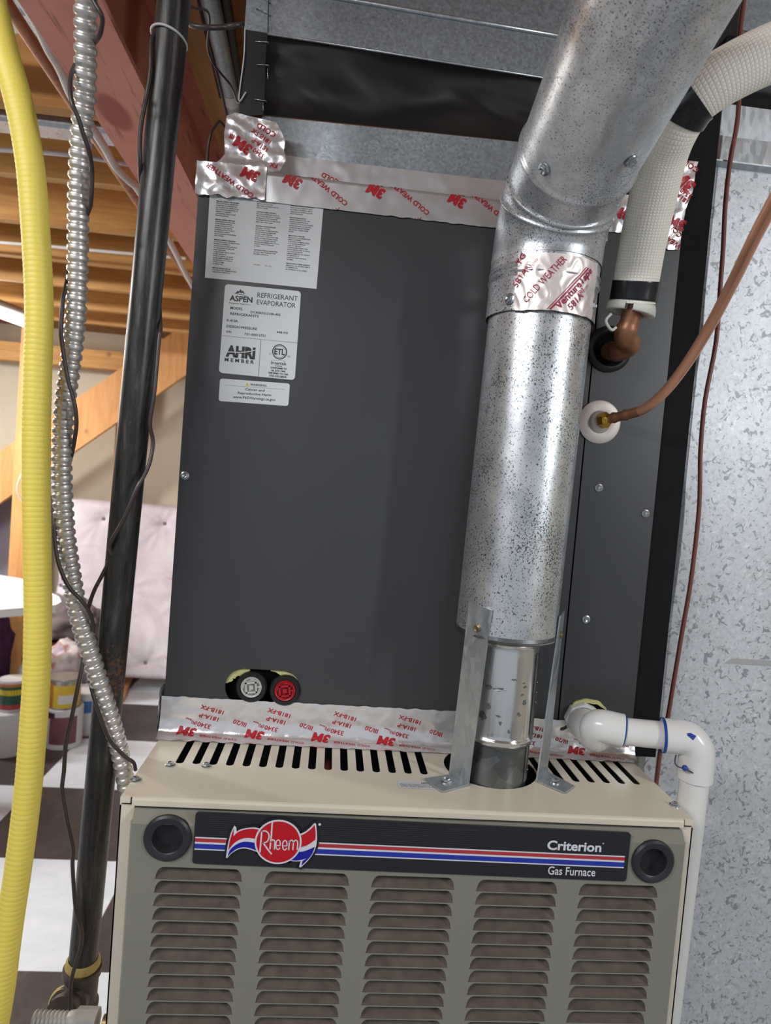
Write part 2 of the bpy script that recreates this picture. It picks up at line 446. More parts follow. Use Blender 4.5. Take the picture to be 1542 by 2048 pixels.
def holed_panel(bm, outer, holes, P, thick, mi=0, wall_mi=None):
    """flat panel in (u,v) with holes; P(u,v,d) -> 3D, d = depth behind the face"""
    loops = [[Vector((u, v, 0)) for u, v in outer]] + [[Vector((u, v, 0)) for u, v in h] for h in holes]
    tris = tessellate_polygon(loops); flat = [p for lp in loops for p in lp]
    vs = [bm.verts.new(P(p.x, p.y, 0)) for p in flat]
    for t in tris:
        try: f = bm.faces.new([vs[i] for i in t]); f.material_index = mi
        except ValueError: pass
    if thick:
        k = 0
        for lp in loops:
            n = len(lp); back = [bm.verts.new(P(p.x, p.y, thick)) for p in lp]
            for i in range(n):
                j = (i + 1) % n
                f = bm.faces.new((vs[k + i], vs[k + j], back[j], back[i])); f.material_index = mi if wall_mi is None else wall_mi
            k += n

def rrect(x0, x1, z0, z1, r, n=5):
    pts = []
    for cx, cz, a0 in ((x1 - r, z1 - r, 0), (x0 + r, z1 - r, 90), (x0 + r, z0 + r, 180), (x1 - r, z0 + r, 270)):
        for k in range(n + 1):
            a = radians(a0 + 90 * k / n); pts.append((cx + r * cos(a), cz + r * sin(a)))
    return pts
def stadium(x0, x1, z0, z1, n=10):
    return rrect(x0, x1, z0, z1, min((x1 - x0), (z1 - z0)) / 2 - 1e-5, n)

# ---- lettering: real letters as flat geometry laid on a surface through a mapping
_dg = None
_cache = {}
def glyphs(s, bold=0.0, res=2, spacing=1.0):
    key = (s, bold, res, spacing)
    if key in _cache: return _cache[key]
    c = bpy.data.curves.new('t', 'FONT'); c.body = s; c.size = 1.0; c.offset = bold; c.resolution_u = res
    c.space_character = spacing
    o = bpy.data.objects.new('t', c); COL.objects.link(o)
    dg = bpy.context.evaluated_depsgraph_get(); dg.update()
    me = o.evaluated_get(dg).to_mesh()
    V = [(v.co.x, v.co.y) for v in me.vertices]; Fc = [tuple(p.vertices) for p in me.polygons]
    o.evaluated_get(dg).to_mesh_clear(); bpy.data.objects.remove(o); bpy.data.curves.remove(c)
    _cache[key] = (V, Fc); return V, Fc
class Ink:
    """collects several pieces of lettering into one mesh"""
    def __init__(s, mapf): s.bm = bmesh.new(); s.f = mapf
    def text(s, st, u, v, h, width=None, rot=0, bold=0.0, mi=0, align='l', res=2, spacing=1.0, shear=0, sub=None):
        V, Fc = glyphs(st, bold, res, spacing)
        if not V: return
        x0 = min(p[0] for p in V); x1 = max(p[0] for p in V)
        sy = h / .70; sx = (width / (x1 - x0)) if width else sy
        off = {'l': 0, 'c': -(x1 - x0) / 2 * sx, 'r': -(x1 - x0) * sx}[align]
        cr, sr = cos(radians(rot)), sin(radians(rot))
        b2 = bmesh.new(); vv = []
        for x, y in V:
            X = (x - x0) * sx + off + shear * y * sy; Y = y * sy
            vv.append(b2.verts.new((u + X * cr - Y * sr, v + X * sr + Y * cr, 0)))
        for f in Fc:
            try: b2.faces.new([vv[i] for i in f])
            except ValueError: pass
        if sub:
            bmesh.ops.triangulate(b2, faces=b2.faces[:])
            for _ in range(3):
                es = [e for e in b2.edges if e.calc_length() > sub]
                if not es: break
                bmesh.ops.subdivide_edges(b2, edges=es, cuts=1)
                bmesh.ops.triangulate(b2, faces=[f for f in b2.faces if len(f.verts) > 3])
        s._merge(b2, mi)
    def _merge(s, b2, mi):
        mp = {}
        for v in b2.verts: mp[v] = s.bm.verts.new(s.f(v.co.x, v.co.y))
        for f in b2.faces:
            try: nf = s.bm.faces.new([mp[v] for v in f.verts]); nf.material_index = mi
            except ValueError: pass
        b2.free()
    def poly(s, pts, mi=0):
        tr = tessellate_polygon([[Vector((a, b, 0)) for a, b in pts]])
        vs = [s.bm.verts.new(s.f(a, b)) for a, b in pts]
        for t in tr:
            try: f = s.bm.faces.new([vs[i] for i in t]); f.material_index = mi
            except ValueError: pass
    def rect(s, u0, u1, v0, v1, mi=0): s.poly([(u0, v0), (u1, v0), (u1, v1), (u0, v1)], mi)
    def ring(s, u, v, r0, r1, mi=0, n=32):
        a = [s.bm.verts.new(s.f(u + r0 * cos(2 * pi * k / n), v + r0 * sin(2 * pi * k / n))) for k in range(n)]
        b = [s.bm.verts.new(s.f(u + r1 * cos(2 * pi * k / n), v + r1 * sin(2 * pi * k / n))) for k in range(n)]
        for k in range(n): s.bm.faces.new((a[k], a[(k + 1) % n], b[(k + 1) % n], b[k])).material_index = mi
    def done(s, name, mat, parent): 
        me = bpy.data.meshes.new(name); s.bm.to_mesh(me); s.bm.free(); return link(name, me, mat, parent)

def hexscrew(P, nrm, r=.0042, h=.003, mat='steel', parent=None, name='screw', washer=True, slot=False):
    n = Vector(nrm).normalized(); u = n.orthogonal().normalized(); v = n.cross(u); bm = bmesh.new()
    def ring(rad, d, k): return [bm.verts.new(Vector(P) + n * d + (u * cos(2 * pi * i / k) + v * sin(2 * pi * i / k)) * rad) for i in range(k)]
    if washer:
        a = ring(r * 1.5, 0, 18); b = ring(r * 1.5, h * .3, 18); c = ring(r * 1.1, h * .45, 18)
        for i in range(18):
            j = (i + 1) % 18; bm.faces.new((a[i], a[j], b[j], b[i])); bm.faces.new((b[i], b[j], c[j], c[i]))
        bm.faces.new(c)
    kk = 16 if slot else 6
    a = ring(r, 0, kk); b = ring(r, h * .85, kk); c = ring(r * .8, h, kk); d = ring(r * .35, h * .8, kk)
    for i in range(kk):
        j = (i + 1) % kk
        for p, q in ((a, b), (b, c), (c, d)): bm.faces.new((p[i], p[j], q[j], q[i]))
    bm.faces.new(d)
    return from_bm(name, bm, mat, parent)

# ================================================================== SETTING
ZJ = CAM.z + .80       # underside of the joists
ZC = ZJ + .235         # underside of the subfloor
struct(box('floor', -5, 3.5, -3.5, 6.0, -.05, 0, 'floor'))
struct(box('ceiling', -5, 3.5, -3.5, 6.0, ZC, ZC + .03, 'deck'))
struct(box('wall_back', -5, 3.5, 4.9, 5.0, 0, ZC, 'wall'))
struct(box('wall_right', 2.6, 2.7, -3.5, 4.9, 0, ZC, 'wall'))
struct(box('wall_left', -5.0, -4.9, -3.5, 4.9, 0, ZC, 'wall_grey'))
struct(box('baseboard_back', -1.55, 2.6, 4.88, 4.9, 0, .09, 'pwood'))

# ================================================================== CEILING FRAME
ORD = ['nearest', 'second nearest', 'third nearest', 'fourth', 'fifth', 'sixth', 'seventh', 'eighth']
BX0, BX1 = -.352, -.218      # steel beam flange
BZ0, BZ1 = CAM.z + .70, CAM.z + .99
for i, py in enumerate((222, 360, 452, 521, 570, 612, 640)):
    P = atz(100, py, ZJ)
    j = box('floor_joist', -4.9, (BX0 + BX1) / 2 - .01, P.y - .019, P.y + .019, ZJ, ZC, 'jwood')
    tag(j, 'yellow pine floor joist running left of the red steel beam, ' + ORD[i] + ' to the camera', 'joist', 'floor joists overhead')
# red steel I-beam, one rolled section
bm = bmesh.new()
xc = (BX0 + BX1) / 2; tf = .011; tw = .004
prof = [(BX0, BZ0), (BX1, BZ0), (BX1, BZ0 + tf), (xc + tw, BZ0 + tf + .006), (xc + tw, BZ1 - tf - .006), (BX1, BZ1 - tf), (BX1, BZ1), (BX0, BZ1), (BX0, BZ1 - tf), (xc - tw, BZ1 - tf - .006), (xc - tw, BZ0 + tf + .006), (BX0, BZ0 + tf)]
a = [bm.verts.new((x, -1.6, z)) for x, z in prof]; b = [bm.verts.new((x, 4.88, z)) for x, z in prof]
for i in range(12): bm.faces.new((a[i], a[(i + 1) % 12], b[(i + 1) % 12], b[i]))
bm.faces.new(a[::-1]); bm.faces.new(b)
tag(from_bm('steel_beam', bm, 'beam'), 'red oxide steel I-beam running back under the ceiling', 'beam')
# timber beside the beam
tag(box('timber_plank', -.200, -.128, -1.5, 4.2, BZ0 + .20, BZ0 + .24, 'swood'), 'brown timber plank running along the right side of the red beam', 'plank')

for i, yy in enumerate((.55, 1.0, 1.45, 1.9)):
    j = box('floor_joist', -.12, 2.5, yy - .019, yy + .019, ZJ + .12, ZC, 'jwood')
    tag(j, 'shaded floor joist right of the red beam above the ducts, ' + ORD[i] + ' to the camera', 'joist', 'joists above the ducts')

# thick timber plate and header at the far end of the joists
tag(box('top_plate', -3.6, .5, 4.56, 4.69, CAM.z + .70, CAM.z + .84, 'jwood'), 'long wooden plate under the far joist ends', 'timber')

# sheet metal pans across the joist bays
for (y0, y1, px, lab) in ((20, 66, 60, 'pale sheet metal pan under the joists, nearest the camera, top left'), (240, 268, 60, 'pale sheet metal strip under the joists beside the nearest joist')):
    A, B = atz(px, y0, ZJ + .03 if y0 < 100 else ZJ - .004), atz(px, y1, ZJ + .03 if y0 < 100 else ZJ - .004)
    bm = bmesh.new(); z = ZJ + .03 if y0 < 100 else ZJ - .004
    pr = [(A.y, z), (A.y + .006, z - .008), (B.y - .006, z - .008), (B.y, z), (B.y, z + .05), (B.y - .002, z + .05), (B.y - .002, z + .003), (A.y + .002, z + .003), (A.y + .002, z + .02), (A.y, z + .02)]
    va = [bm.verts.new((-3.6, y, q)) for y, q in pr]; vb = [bm.verts.new((BX0 + .02, y, q)) for y, q in pr]
    for i in range(len(pr)): bm.faces.new((va[i], va[(i + 1) % len(pr)], vb[(i + 1) % len(pr)], vb[i]))
    bm.faces.new(va[::-1]); bm.faces.new(vb)
    tag(from_bm('sheet_metal_pan', bm, 'duct_pan' if 'duct_pan' in MAT else 'galv_light'), lab, 'sheet metal')

# copper water pipe and grey cable along the beam
P0, P1 = atz(22, 20, CAM.z + .745), atz(330, 487, CAM.z + .745)
dv = (P1 - P0); A = P0 - dv * .25; B = P0 + dv * 2.2
t = thing('copper_water_pipe', 'tarnished copper pipe hung left of the red beam', 'pipe')
tube('pipe', [A, B], .0115, 'copper_old', t, 16)
H = P0.lerp(P1, .82)
bm = bmesh.new(); bm_box(bm, H.x - .03, H.x + .02, H.y - .01, H.y + .01, H.z - .013, H.z + .03)
from_bm('pipe_hanger', bm, 'galv', t)
pts = [atz(x, y, CAM.z + .715) for x, y in ((20, -40), (45, 0), (72, 42), (98, 98), (122, 140), (146, 196), (192, 268), (212, 300), (232, 335), (258, 362), (280, 385), (338, 480), (372, 548), (400, 600))]
tag(tube('grey_cable', smooth_path(pts, 5), .0095, 'white_cable', seg=12), 'thick pale grey cable sagging beside the copper pipe', 'cable')
# white cables stapled across the joists
for (l, labl) in (((( -900, 200), (-300, 268), (-40, 296), (60, 303), (150, 311), (230, 324), (300, 338)), 'white electrical cable crossing under the joists, the nearer of two'), (((-900, 400), (-300, 462), (-40, 482), (90, 492), (190, 501), (270, 508), (372, 517)), 'white electrical cable crossing under the joists, the farther of two')):
    z = ZJ - .006
    tag(tube('white_cable', smooth_path([atz(x, y, z) for x, y in l], 5), .006, 'white_cable', seg=10), labl, 'cable')
pts = [atz(x, y, z_) for x, y, z_ in ((92, 80, CAM.z + .73), (120, 105, CAM.z + .755), (150, 135, ZJ - .008), (190, 165, ZJ - .004))]
tag(tube('thin_white_cable', smooth_path(pts, 5), .003, 'white_cable', seg=8), 'thin white cable slanting down to the metal conduit', 'cable')

# pipes right of the timber
P0, P1 = atz(408, -60, CAM.z + .80), atz(468, 222, CAM.z + .80)
t = thing('grey_vent_pipe', 'grey metal pipe running back beside the timber plank', 'pipe')
tube('pipe', [P0, P1], .0165, 'galv', t, 20)
q = P0.lerp(P1, .86); d = (P1 - P0).normalized()
tube('pipe_tag', [q - d * .02, q + d * .02], .0172, 'white_plastic', t, 20)
P0, P1 = atz(392, -60, CAM.z + .82), atz(446, 190, CAM.z + .82)
tag(tube('dark_pipe', [P0, P1], .010, 'iron', seg=14), 'thin dark pipe between the timber plank and the grey pipe', 'pipe')
P0, P1 = atz(438, -60, CAM.z + .84), atz(480, 210, CAM.z + .84)
tag(tube('black_pipe', [P0, P1], .014, 'canvas', seg=14), 'black pipe right of the grey metal pipe', 'pipe')
pts = [at(372, 46, .20), at(392, 53, .19), at(420, 55, .19), at(450, 54, .2), at(487, 49, .21), at(520, 50, .32)]
tag(tube('black_cable', smooth_path(pts, 6), .0035, 'wire_dark', seg=8), 'black cable running from the gas pipe to the duct', 'cable')
pts = [at(318, -6, .10), at(350, 2, .12), at(390, 16, .16), at(414, 22, .18), at(419, 45, .2), at(415, 90, .24), at(424, 122, .26), at(440, 145, .28), at(462, 172, .3), at(477, 206, .3), at(492, 188, .28)]
tag(tube('thin_grey_wire', smooth_path(pts, 6), .0016, 'wire_dark', seg=8), 'thin grey wire draped over the grey pipe', 'wire')
pts = [Vector((-.135, .47, BZ0 + .202)), at(452, 224, .45), at(438, 243, .42), at(424, 262, .4), at(417, 290, .4), at(414, 330, .4), at(412, 352, .4)]
tag(tube('thin_wire', smooth_path(pts, 6), .0022, 'wire_dark', seg=8), 'thin wire hanging in front of the red beam', 'wire')
pts = [atz(292, -20, BZ0 + .10), atz(330, 85, BZ0 + .10), atz(362, 180, BZ0 + .10), atz(413, 316, BZ0 + .10)]
for p in pts: p.x = xc + .010
tag(tube('beam_wire', smooth_path(pts, 4), .003, 'wire_red', seg=8), 'reddish wire lying along the side of the red beam', 'wire')

# ================================================================== FAR ROOM, LEFT
# wall band and timber framing
YW = 4.9
def wbox(name, px0, px1, Y, z0, z1, mat, lab, cat, dy=.09, group=None):
    a, b = at(px0, 1000, Y).x, at(px1, 1000, Y).x
    return tag(box(name, a, b, Y, Y + dy, z0, z1, mat, bev=.003), lab, cat, group)
wbox('wooden_post', 222, 250, 4.70, 0, CAM.z + .84, 'pwood', 'upright wooden post behind the black gas pipe', 'post', .12)
wbox('wooden_post', 24, 58, 3.35, 0, ZJ, 'pwood', 'upright wooden post behind the yellow hose', 'post', .09)
# diagonal brace
A = at(-60, 995, 4.38); B = at(420, 665, 4.38); A = A + (A - B) * .9
d = (B - A).normalized(); up = Vector((-d.z, 0, d.x)).normalized()
bm = bmesh.new(); hw = .155
c8 = []
for yy in (0, .045):
    for P_, s_ in ((A, -1), (B, -1), (B, 1), (A, 1)): c8.append(bm.verts.new(P_ + up * hw * s_ + Vector((0, yy, 0))))
for f in ((0, 1, 2, 3), (7, 6, 5, 4), (0, 4, 5, 1), (1, 5, 6, 2), (2, 6, 7, 3), (3, 7, 4, 0)): bm.faces.new([c8[i] for i in f])
tag(from_bm('diagonal_brace', bm, 'pwood'), 'wide wooden plank slanting up behind the post', 'plank')
# darker wall panel low on the left
a = at(-200, 1100, 4.7); b = at(92, 1100, 4.7)
tag(box('grey_partition', a.x, b.x, 4.7, 4.76, 0, at(20, 985, 4.7).z, 'wall_grey'), 'low grey-lilac partition at the far left', 'partition')
# fluorescent fitting
A = at(-70, 606, 2.6); B = at(51, 647, 2.6)
B = at(51, 647, 2.9); A = at(-90, 596, 2.55)
t = thing('fluorescent_light', 'glowing fluorescent tube light hanging at the left edge', 'light')
tube('glass_tube', [A, B], .019, 'lamp', t, 16)
d = (B - A).normalized()
tube('end_cap', [B - d * .001, B + d * .022], .021, 'lamp_body', t, 16)
bm = bmesh.new(); sweep(bm, [A + Vector((0, 0, .045)), B + Vector((0, 0, .045))], .028, 4); from_bm('housing', bm, 'lamp_body', t)
bm = bmesh.new(); sweep(bm, [A.lerp(B, .3) + Vector((0, 0, .05)), A.lerp(B, .3) + Vector((0, 0, ZJ - A.z + .02))], .003, 8); from_bm('hanging_chain', bm, 'steel', t)
lt = bpy.data.lights.new('tube_glow', 'AREA'); lt.shape = 'RECTANGLE'; lt.size = .9; lt.size_y = .05; lt.energy = 14; lt.color = (1, .95, .86)
lo = bpy.data.objects.new('tube_glow', lt); COL.objects.link(lo); lo.location = A.lerp(B, .4) + Vector((0, 0, -.03)); lo.parent = t

# outlet switch by the post and its cord
tag(box('wall_switch', at(40, 900, 3.3).x, at(56, 900, 3.3).x, 3.33, 3.35, at(45, 950, 3.3).z, at(45, 862, 3.3).z, 'white_plastic', bev=.002), 'white outlet box on the post behind the yellow hose', 'switch')
pts = [at(44, 948, 3.32), at(36, 965, 3.3), at(35, 985, 3.3), at(44, 1000, 3.32)]
tag(tube('switch_cord', smooth_path(pts, 6), .005, 'white_cable', seg=8), 'short pale cord curling below the white outlet box', 'cord')

# white work table
YT = 2.42
c0 = at(123, 1200, YT)
t = thing('work_table', 'white-topped work table at the far left', 'table')
tz = c0.z
tp = [atz(118, 1193, tz), atz(123, 1203, tz), atz(112, 1210, tz), atz(-60, 1224, tz), atz(-420, 1250, tz), atz(-420, 1150, tz), atz(0, 1150, tz), atz(48, 1158, tz)]
bm = bmesh.new(); f = bm.faces.new([bm.verts.new(p) for p in tp])
r_ = bmesh.ops.extrude_face_region(bm, geom=[f]); bmesh.ops.translate(bm, verts=[v for v in r_['geom'] if isinstance(v, bmesh.types.BMVert)], vec=(0, 0, -.035))
from_bm('tabletop', bm, 'tabletop', t)
for q in (atz(-130, 1222, tz), atz(-390, 1236, tz), atz(-130, 1168, tz), atz(-390, 1168, tz)):
    box('leg', q.x - .03, q.x + .03, q.y - .03, q.y + .03, 0, tz - .034, 'pwood', t)

# mattress leaning on the wall
YM = 4.05
x0, x1 = at(88, 1160, YM).x, at(700, 1160, YM).x
ztop, zbot = at(230, 1006, YM + .35).z, .10
bm = bmesh.new(); nx, nz = 110, 70
tufts = [(at(205, 1038, YM + .33).x, at(205, 1038, YM + .33).z), (at(328, 1046, YM + .33).x, at(328, 1046, YM + .33).z)]
dx = tufts[1][0] - tufts[0][0]
T2 = []
for r in range(0, 4):
    for k in range(-1, 6): T2.append((tufts[0][0] + dx * (k + (.5 if r % 2 else 0)), tufts[0][1] - r * .5))
grid = {}
for i in range(nx + 1):
    for k in range(nz + 1):
        X = x0 + (x1 - x0) * i / nx; Z = zbot + (ztop - zbot) * k / nz
        lean = .35 * (Z - zbot) / (ztop - zbot)
        e = min(i / 4, (nx - i) / 4, k / 3, (nz - k) / 3, 1); dep = .05 * (1 - sqrt(max(0, 1 - (1 - e) ** 2)))
        for tx_, tz_ in T2:
            rr = sqrt((X - tx_) ** 2 + (Z - tz_) ** 2)
            if rr < .34:
                an = math.atan2(Z - tz_, X - tx_)
                dep += .045 * math.exp(-(rr / .045) ** 1.2) + .016 * max(0, 1 - rr / .32) * (abs(sin(an * 5 + sin(an * 3) * .8)) - .5)
        grid[i, k] = bm.verts.new((X, YM + lean + dep + .005 * noise.noise((X * 4, Z * 4, 0)), Z))
for i in range(nx):
    for k in range(nz): bm.faces.new((grid[i, k], grid[i + 1, k], grid[i + 1, k + 1], grid[i, k + 1])).smooth = True
rim = [grid[i, 0] for i in range(nx + 1)] + [grid[nx, k] for k in range(1, nz + 1)] + [grid[i, nz] for i in range(nx - 1, -1, -1)] + [grid[0, k] for k in range(nz - 1, 0, -1)]
bk = [bm.verts.new((v.co.x, v.co.y + .18, v.co.z)) for v in rim]
for i in range(len(rim)):
    j = (i + 1) % len(rim); bm.faces.new((rim[i], rim[j], bk[j], bk[i]))
bm.faces.new(bk)
t = thing('mattress', 'pale lilac tufted mattress leaning against the far wall', 'mattress')
me_ = from_bm('mattress_body', bm, 'mattress', t)
for p in me_.data.polygons: p.use_smooth = True
me_.data.set_sharp_from_angle(angle=radians(60))
for (tx_, tz_) in T2:
    if x0 + .03 < tx_ < x1 - .03 and tz_ > zbot + .05:
        yy = YM + .35 * (tz_ - zbot) / (ztop - zbot) + .034
        lathe('tuft_button', [(0, .014), (.004, .012), (.006, .002)], (tx_, yy, tz_), (0, -1, 0), 'cloth_grey', t, 12)
A = atz(232, 1405, 0); B = atz(258, 1330, 0)
bm = bmesh.new()
vs = [bm.verts.new(p) for p in (A + Vector((-.05, 0, .001)), A + Vector((.05, 0, .001)), B + Vector((.07, 0, .001)), B + Vector((-.05, 0, .001)))]
f = bm.faces.new(vs); r = bmesh.ops.extrude_face_region(bm, geom=[f]); bmesh.ops.translate(bm, verts=[v for v in r['geom'] if isinstance(v, bmesh.types.BMVert)], vec=(0, 0, .04))
tag(from_bm('loose_board', bm, 'pwood'), 'wooden board lying on the floor before the mattress', 'board')

# paint cans and buckets
def can(name, px, pyb, width_px, height, bands, lab, base_z=0.0, Y=None, lid='can_metal', body='bucket', taper=0.0):
    P = at(px, pyb, Y) if Y else atz(px, pyb, base_z)
    if Y: P = Vector((P.x, P.y, base_z))
    r = width_px / 2 * (P - CAM).dot(FW) / FPX
    t = thing(name, lab, 'paint can' if 'can' in name else 'bucket')
    r1 = r * (1 - taper)
    lathe('body', [(0, r1 * .96), (.004, r1), (height - .01, r), (height, r * 1.02), (height + .004, r * 1.0)], P, (0, 0, 1), body, t, 40)
    lathe('lid', [(height + .002, r * .96), (height + .004, r * .95), (height + .001, r * .88), (height + .001, .001)], P, (0, 0, 1), lid, t, 32, False)
    for (a0, a1, z0, z1, mm) in bands:
        bm = bmesh.new(); n = 18; ra = lambda z: (r1 + (r - r1) * z / height) + .0006
        vv = []
        for k in range(n + 1):
            a = radians(a0 + (a1 - a0) * k / n)
            vv.append((bm.verts.new(P + Vector((sin(a) * ra(z0 * height), -cos(a) * ra(z0 * height), z0 * height))), bm.verts.new(P + Vector((sin(a) * ra(z1 * height), -cos(a) * ra(z1 * height), z1 * height)))))
        for k in range(n): bm.faces.new((vv[k][0], vv[k + 1][0], vv[k + 1][1], vv[k][1])).smooth = True
        me = bpy.data.meshes.new('label_band'); bm.to_mesh(me); bm.free(); link('label_band', me, mm, t)
    return P, r, height
Pa, ra_, ha = can('plastic_bucket', 12, 1500, 86, .235, [(-60, 10, .1, .5, 'can_metal')], 'white bucket under the green paint can')
can('paint_can', 24, 1412, 52, .165, [(-90, 90, .08, .84, 'can_green'), (-40, 60, .56, .74, 'yellow_ink'), (-60, 70, .10, .24, 'can_red'), (-90, 90, .84, .94, 'can_orange')], 'green and yellow paint can on the white bucket', Pa.z + ha + .005, Pa.y)
Pb, rb_, hb = can('paint_can', 126, 1488, 68, .225, [(-28, 62, .15, .85, 'can_maroon'), (-80, -10, .8, .95, 'purple')], 'white and maroon paint can standing on the floor', body='bucket')
can('paint_can', 128, 1408, 60, .165, [(-75, -20, .06, .9, 'can_orange'), (-20, 88, .06, .84, 'can_yellow'), (0, 60, .2, .5, 'white_print')], 'yellow and silver paint can stacked on the maroon one', Pb.z + hb + .005, Pb.y, body='can_metal')
can('plastic_bucket', 172, 1462, 66, .26, [(-30, 50, .56, .84, 'can_blue')], 'white bucket with a blue label beside the stacked cans', taper=.08)
# lumps of cloth and sacks, each its own rounded, creased body
def lump(name, c, s, mat, lab, cat, amp=.18, fr=3.0, seed=0):
    bm = bmesh.new(); bmesh.ops.create_icosphere(bm, subdivisions=4, radius=1)
    for v in bm.verts:
        n_ = v.co.normalized(); d_ = 1 + amp * noise.fractal(n_ * fr + Vector((seed, seed * 2, 0)), .8, 2.2, 4)
        v.co = Vector((c[0] + n_.x * s[0] * d_, c[1] + n_.y * s[1] * d_, max(c[2] - s[2] * .9, c[2] + n_.z * s[2] * d_)))
    o = from_bm(name, bm, mat, None, True); return tag(o, lab, cat)
P = at(134, 1330, 3.55); lump('plastic_sack', P, (.115, .11, .155), 'bag', 'white printed plastic sack behind the paint cans', 'sack', .3, 2.2, 3)
P2 = at(140, 1420, 3.6); tag(box('storage_crate', at(96, 1400, 3.6).x, at(176, 1400, 3.6).x, 3.45, 3.75, 0, P.z - .15, 'wall_grey', bev=.006), 'grey crate on the floor under the plastic sack', 'crate')
P = at(142, 1238, 3.9); lump('grey_blanket', P, (.20, .12, .16), 'cloth_grey', 'crumpled grey blanket in front of the mattress', 'blanket', .35, 2.5, 9)
tag(box('low_shelf', at(60, 1300, 3.9).x, at(190, 1300, 3.9).x, 3.78, 4.02, 0, P.z - .15, 'dark_board', bev=.004), 'dark low cabinet under the grey blanket', 'cabinet')
P = at(-18, 1300, 3.2); lump('purple_cloth', P, (.10, .1, .30), 'purple', 'dark purple cloth hanging under the white table', 'cloth', .35, 3, 5)
tag(box('storage_box', at(-130, 1400, 3.1).x, at(-45, 1400, 3.1).x, 3.12, 3.25, 0, P.z - .285, 'dark_board', bev=.004), 'dark box beneath the purple cloth', 'box')
P = at(48, 1345, 3.3)
t = thing('spray_bottle', 'pale bottle with green cap behind the paint cans', 'bottle')
lathe('bottle_body', [(0, .03), (.01, .034), (.10, .034), (.13, .014), (.15, .013)], (P.x, P.y, P.z - .08), (0, 0, 1), 'bucket', t, 20)
lathe('cap', [(.148, .016), (.18, .016), (.185, .004)], (P.x, P.y, P.z - .08), (0, 0, 1), 'can_green', t, 20)

# ================================================================== FURNACE
W = .6223; S = .161          # cabinet width, set-back of the coil face
FD = .70
fur = thing('gas_furnace', 'beige and grey-green gas furnace with louvered door', 'furnace')
# wrap-around casing with inward front flanges; open top and front
bm = bmesh.new()
for x0, x1, y0, y1 in ((0, .0015, 0, FD), (W - .0015, W, 0, FD), (0, W, FD - .0015, FD)): bm_box(bm, x0, x1, y0, y1, .10, T - .002)
for x0, x1 in ((0, .0150), (W - .0150, W)): bm_box(bm, x0, x1, 0, .0015, .10, T - .010)
bm_box(bm, .0015, W - .0015, 0.0, FD, .08, .10)
from_bm('casing', bm, 'casing', fur)
# dark sheet inside (burner bay back wall)
bm = bmesh.new(); bm_box(bm, .004, W - .004, .24, .243, .12, T - .02); bm_box(bm, .002, .004, .02, .24, .12, T - .006); bm_box(bm, W - .004, W - .002, .02, .24, .12, T - .006); bm_box(bm, .004, W - .004, .02, .243, T - .30, T - .298)
from_bm('inner_partition', bm, 'inside', fur)
# top panel with vent slots and flue opening
CX, CY = .4185, .0925
slots = [stadium(.0405 + .0193 * i - .0046, .0405 + .0193 * i + .0046, .080, .176) for i in range(16)]
slots += [stadium(.4995 + .0193 * i - .0046, .4995 + .0193 * i + .0046, .079, .176) for i in range(-1, 6)]
hole = [(.4165 + .0575 * cos(2 * pi * k / 40), .1085 + .0575 * sin(2 * pi * k / 40)) for k in range(40)]
bm = bmesh.new()
YF = -.004
holed_panel(bm, [(0.001, YF + .003), (W - .001, YF + .003), (W - .001, FD), (0.001, FD)], slots + [hole], lambda u, v, d: Vector((u, v, T - d)), .0012)
# rolled front lip
lip = [(YF + .003, T), (YF + .0008, T - .0008), (YF, T - .003), (YF, T - .0085), (YF + .0012, T - .0085), (YF + .0012, T - .004)]
a = [bm.verts.new((.013, y, z)) for y, z in lip]; b = [bm.verts.new((W - .013, y, z)) for y, z in lip]
for i in range(len(lip) - 1): bm.faces.new((a[i], a[i + 1], b[i + 1], b[i]))
for xa, xb in ((.001, .011), (W - .011, W - .001)): bm_box(bm, xa, xb, YF + .002, YF + .006, T - .0070, T - .0002)
from_bm('top_panel', bm, 'casing', fur)
# things glimpsed through the slots
tube('manifold_tube', [(.213, .10, T - .12), (.213, .17, T - .06), (.213, .21, T - .05)], .008, 'wire_red', fur, 16)
tube('burner_wire', smooth_path([(.26, .12, T - .05), (.29, .16, T - .03), (.33, .14, T - .06)], 6), .002, 'canvas', fur, 8)
box('blower_bracket', .30, .36, .12, .20, T - .12, T - .05, 'galv_dark', fur)

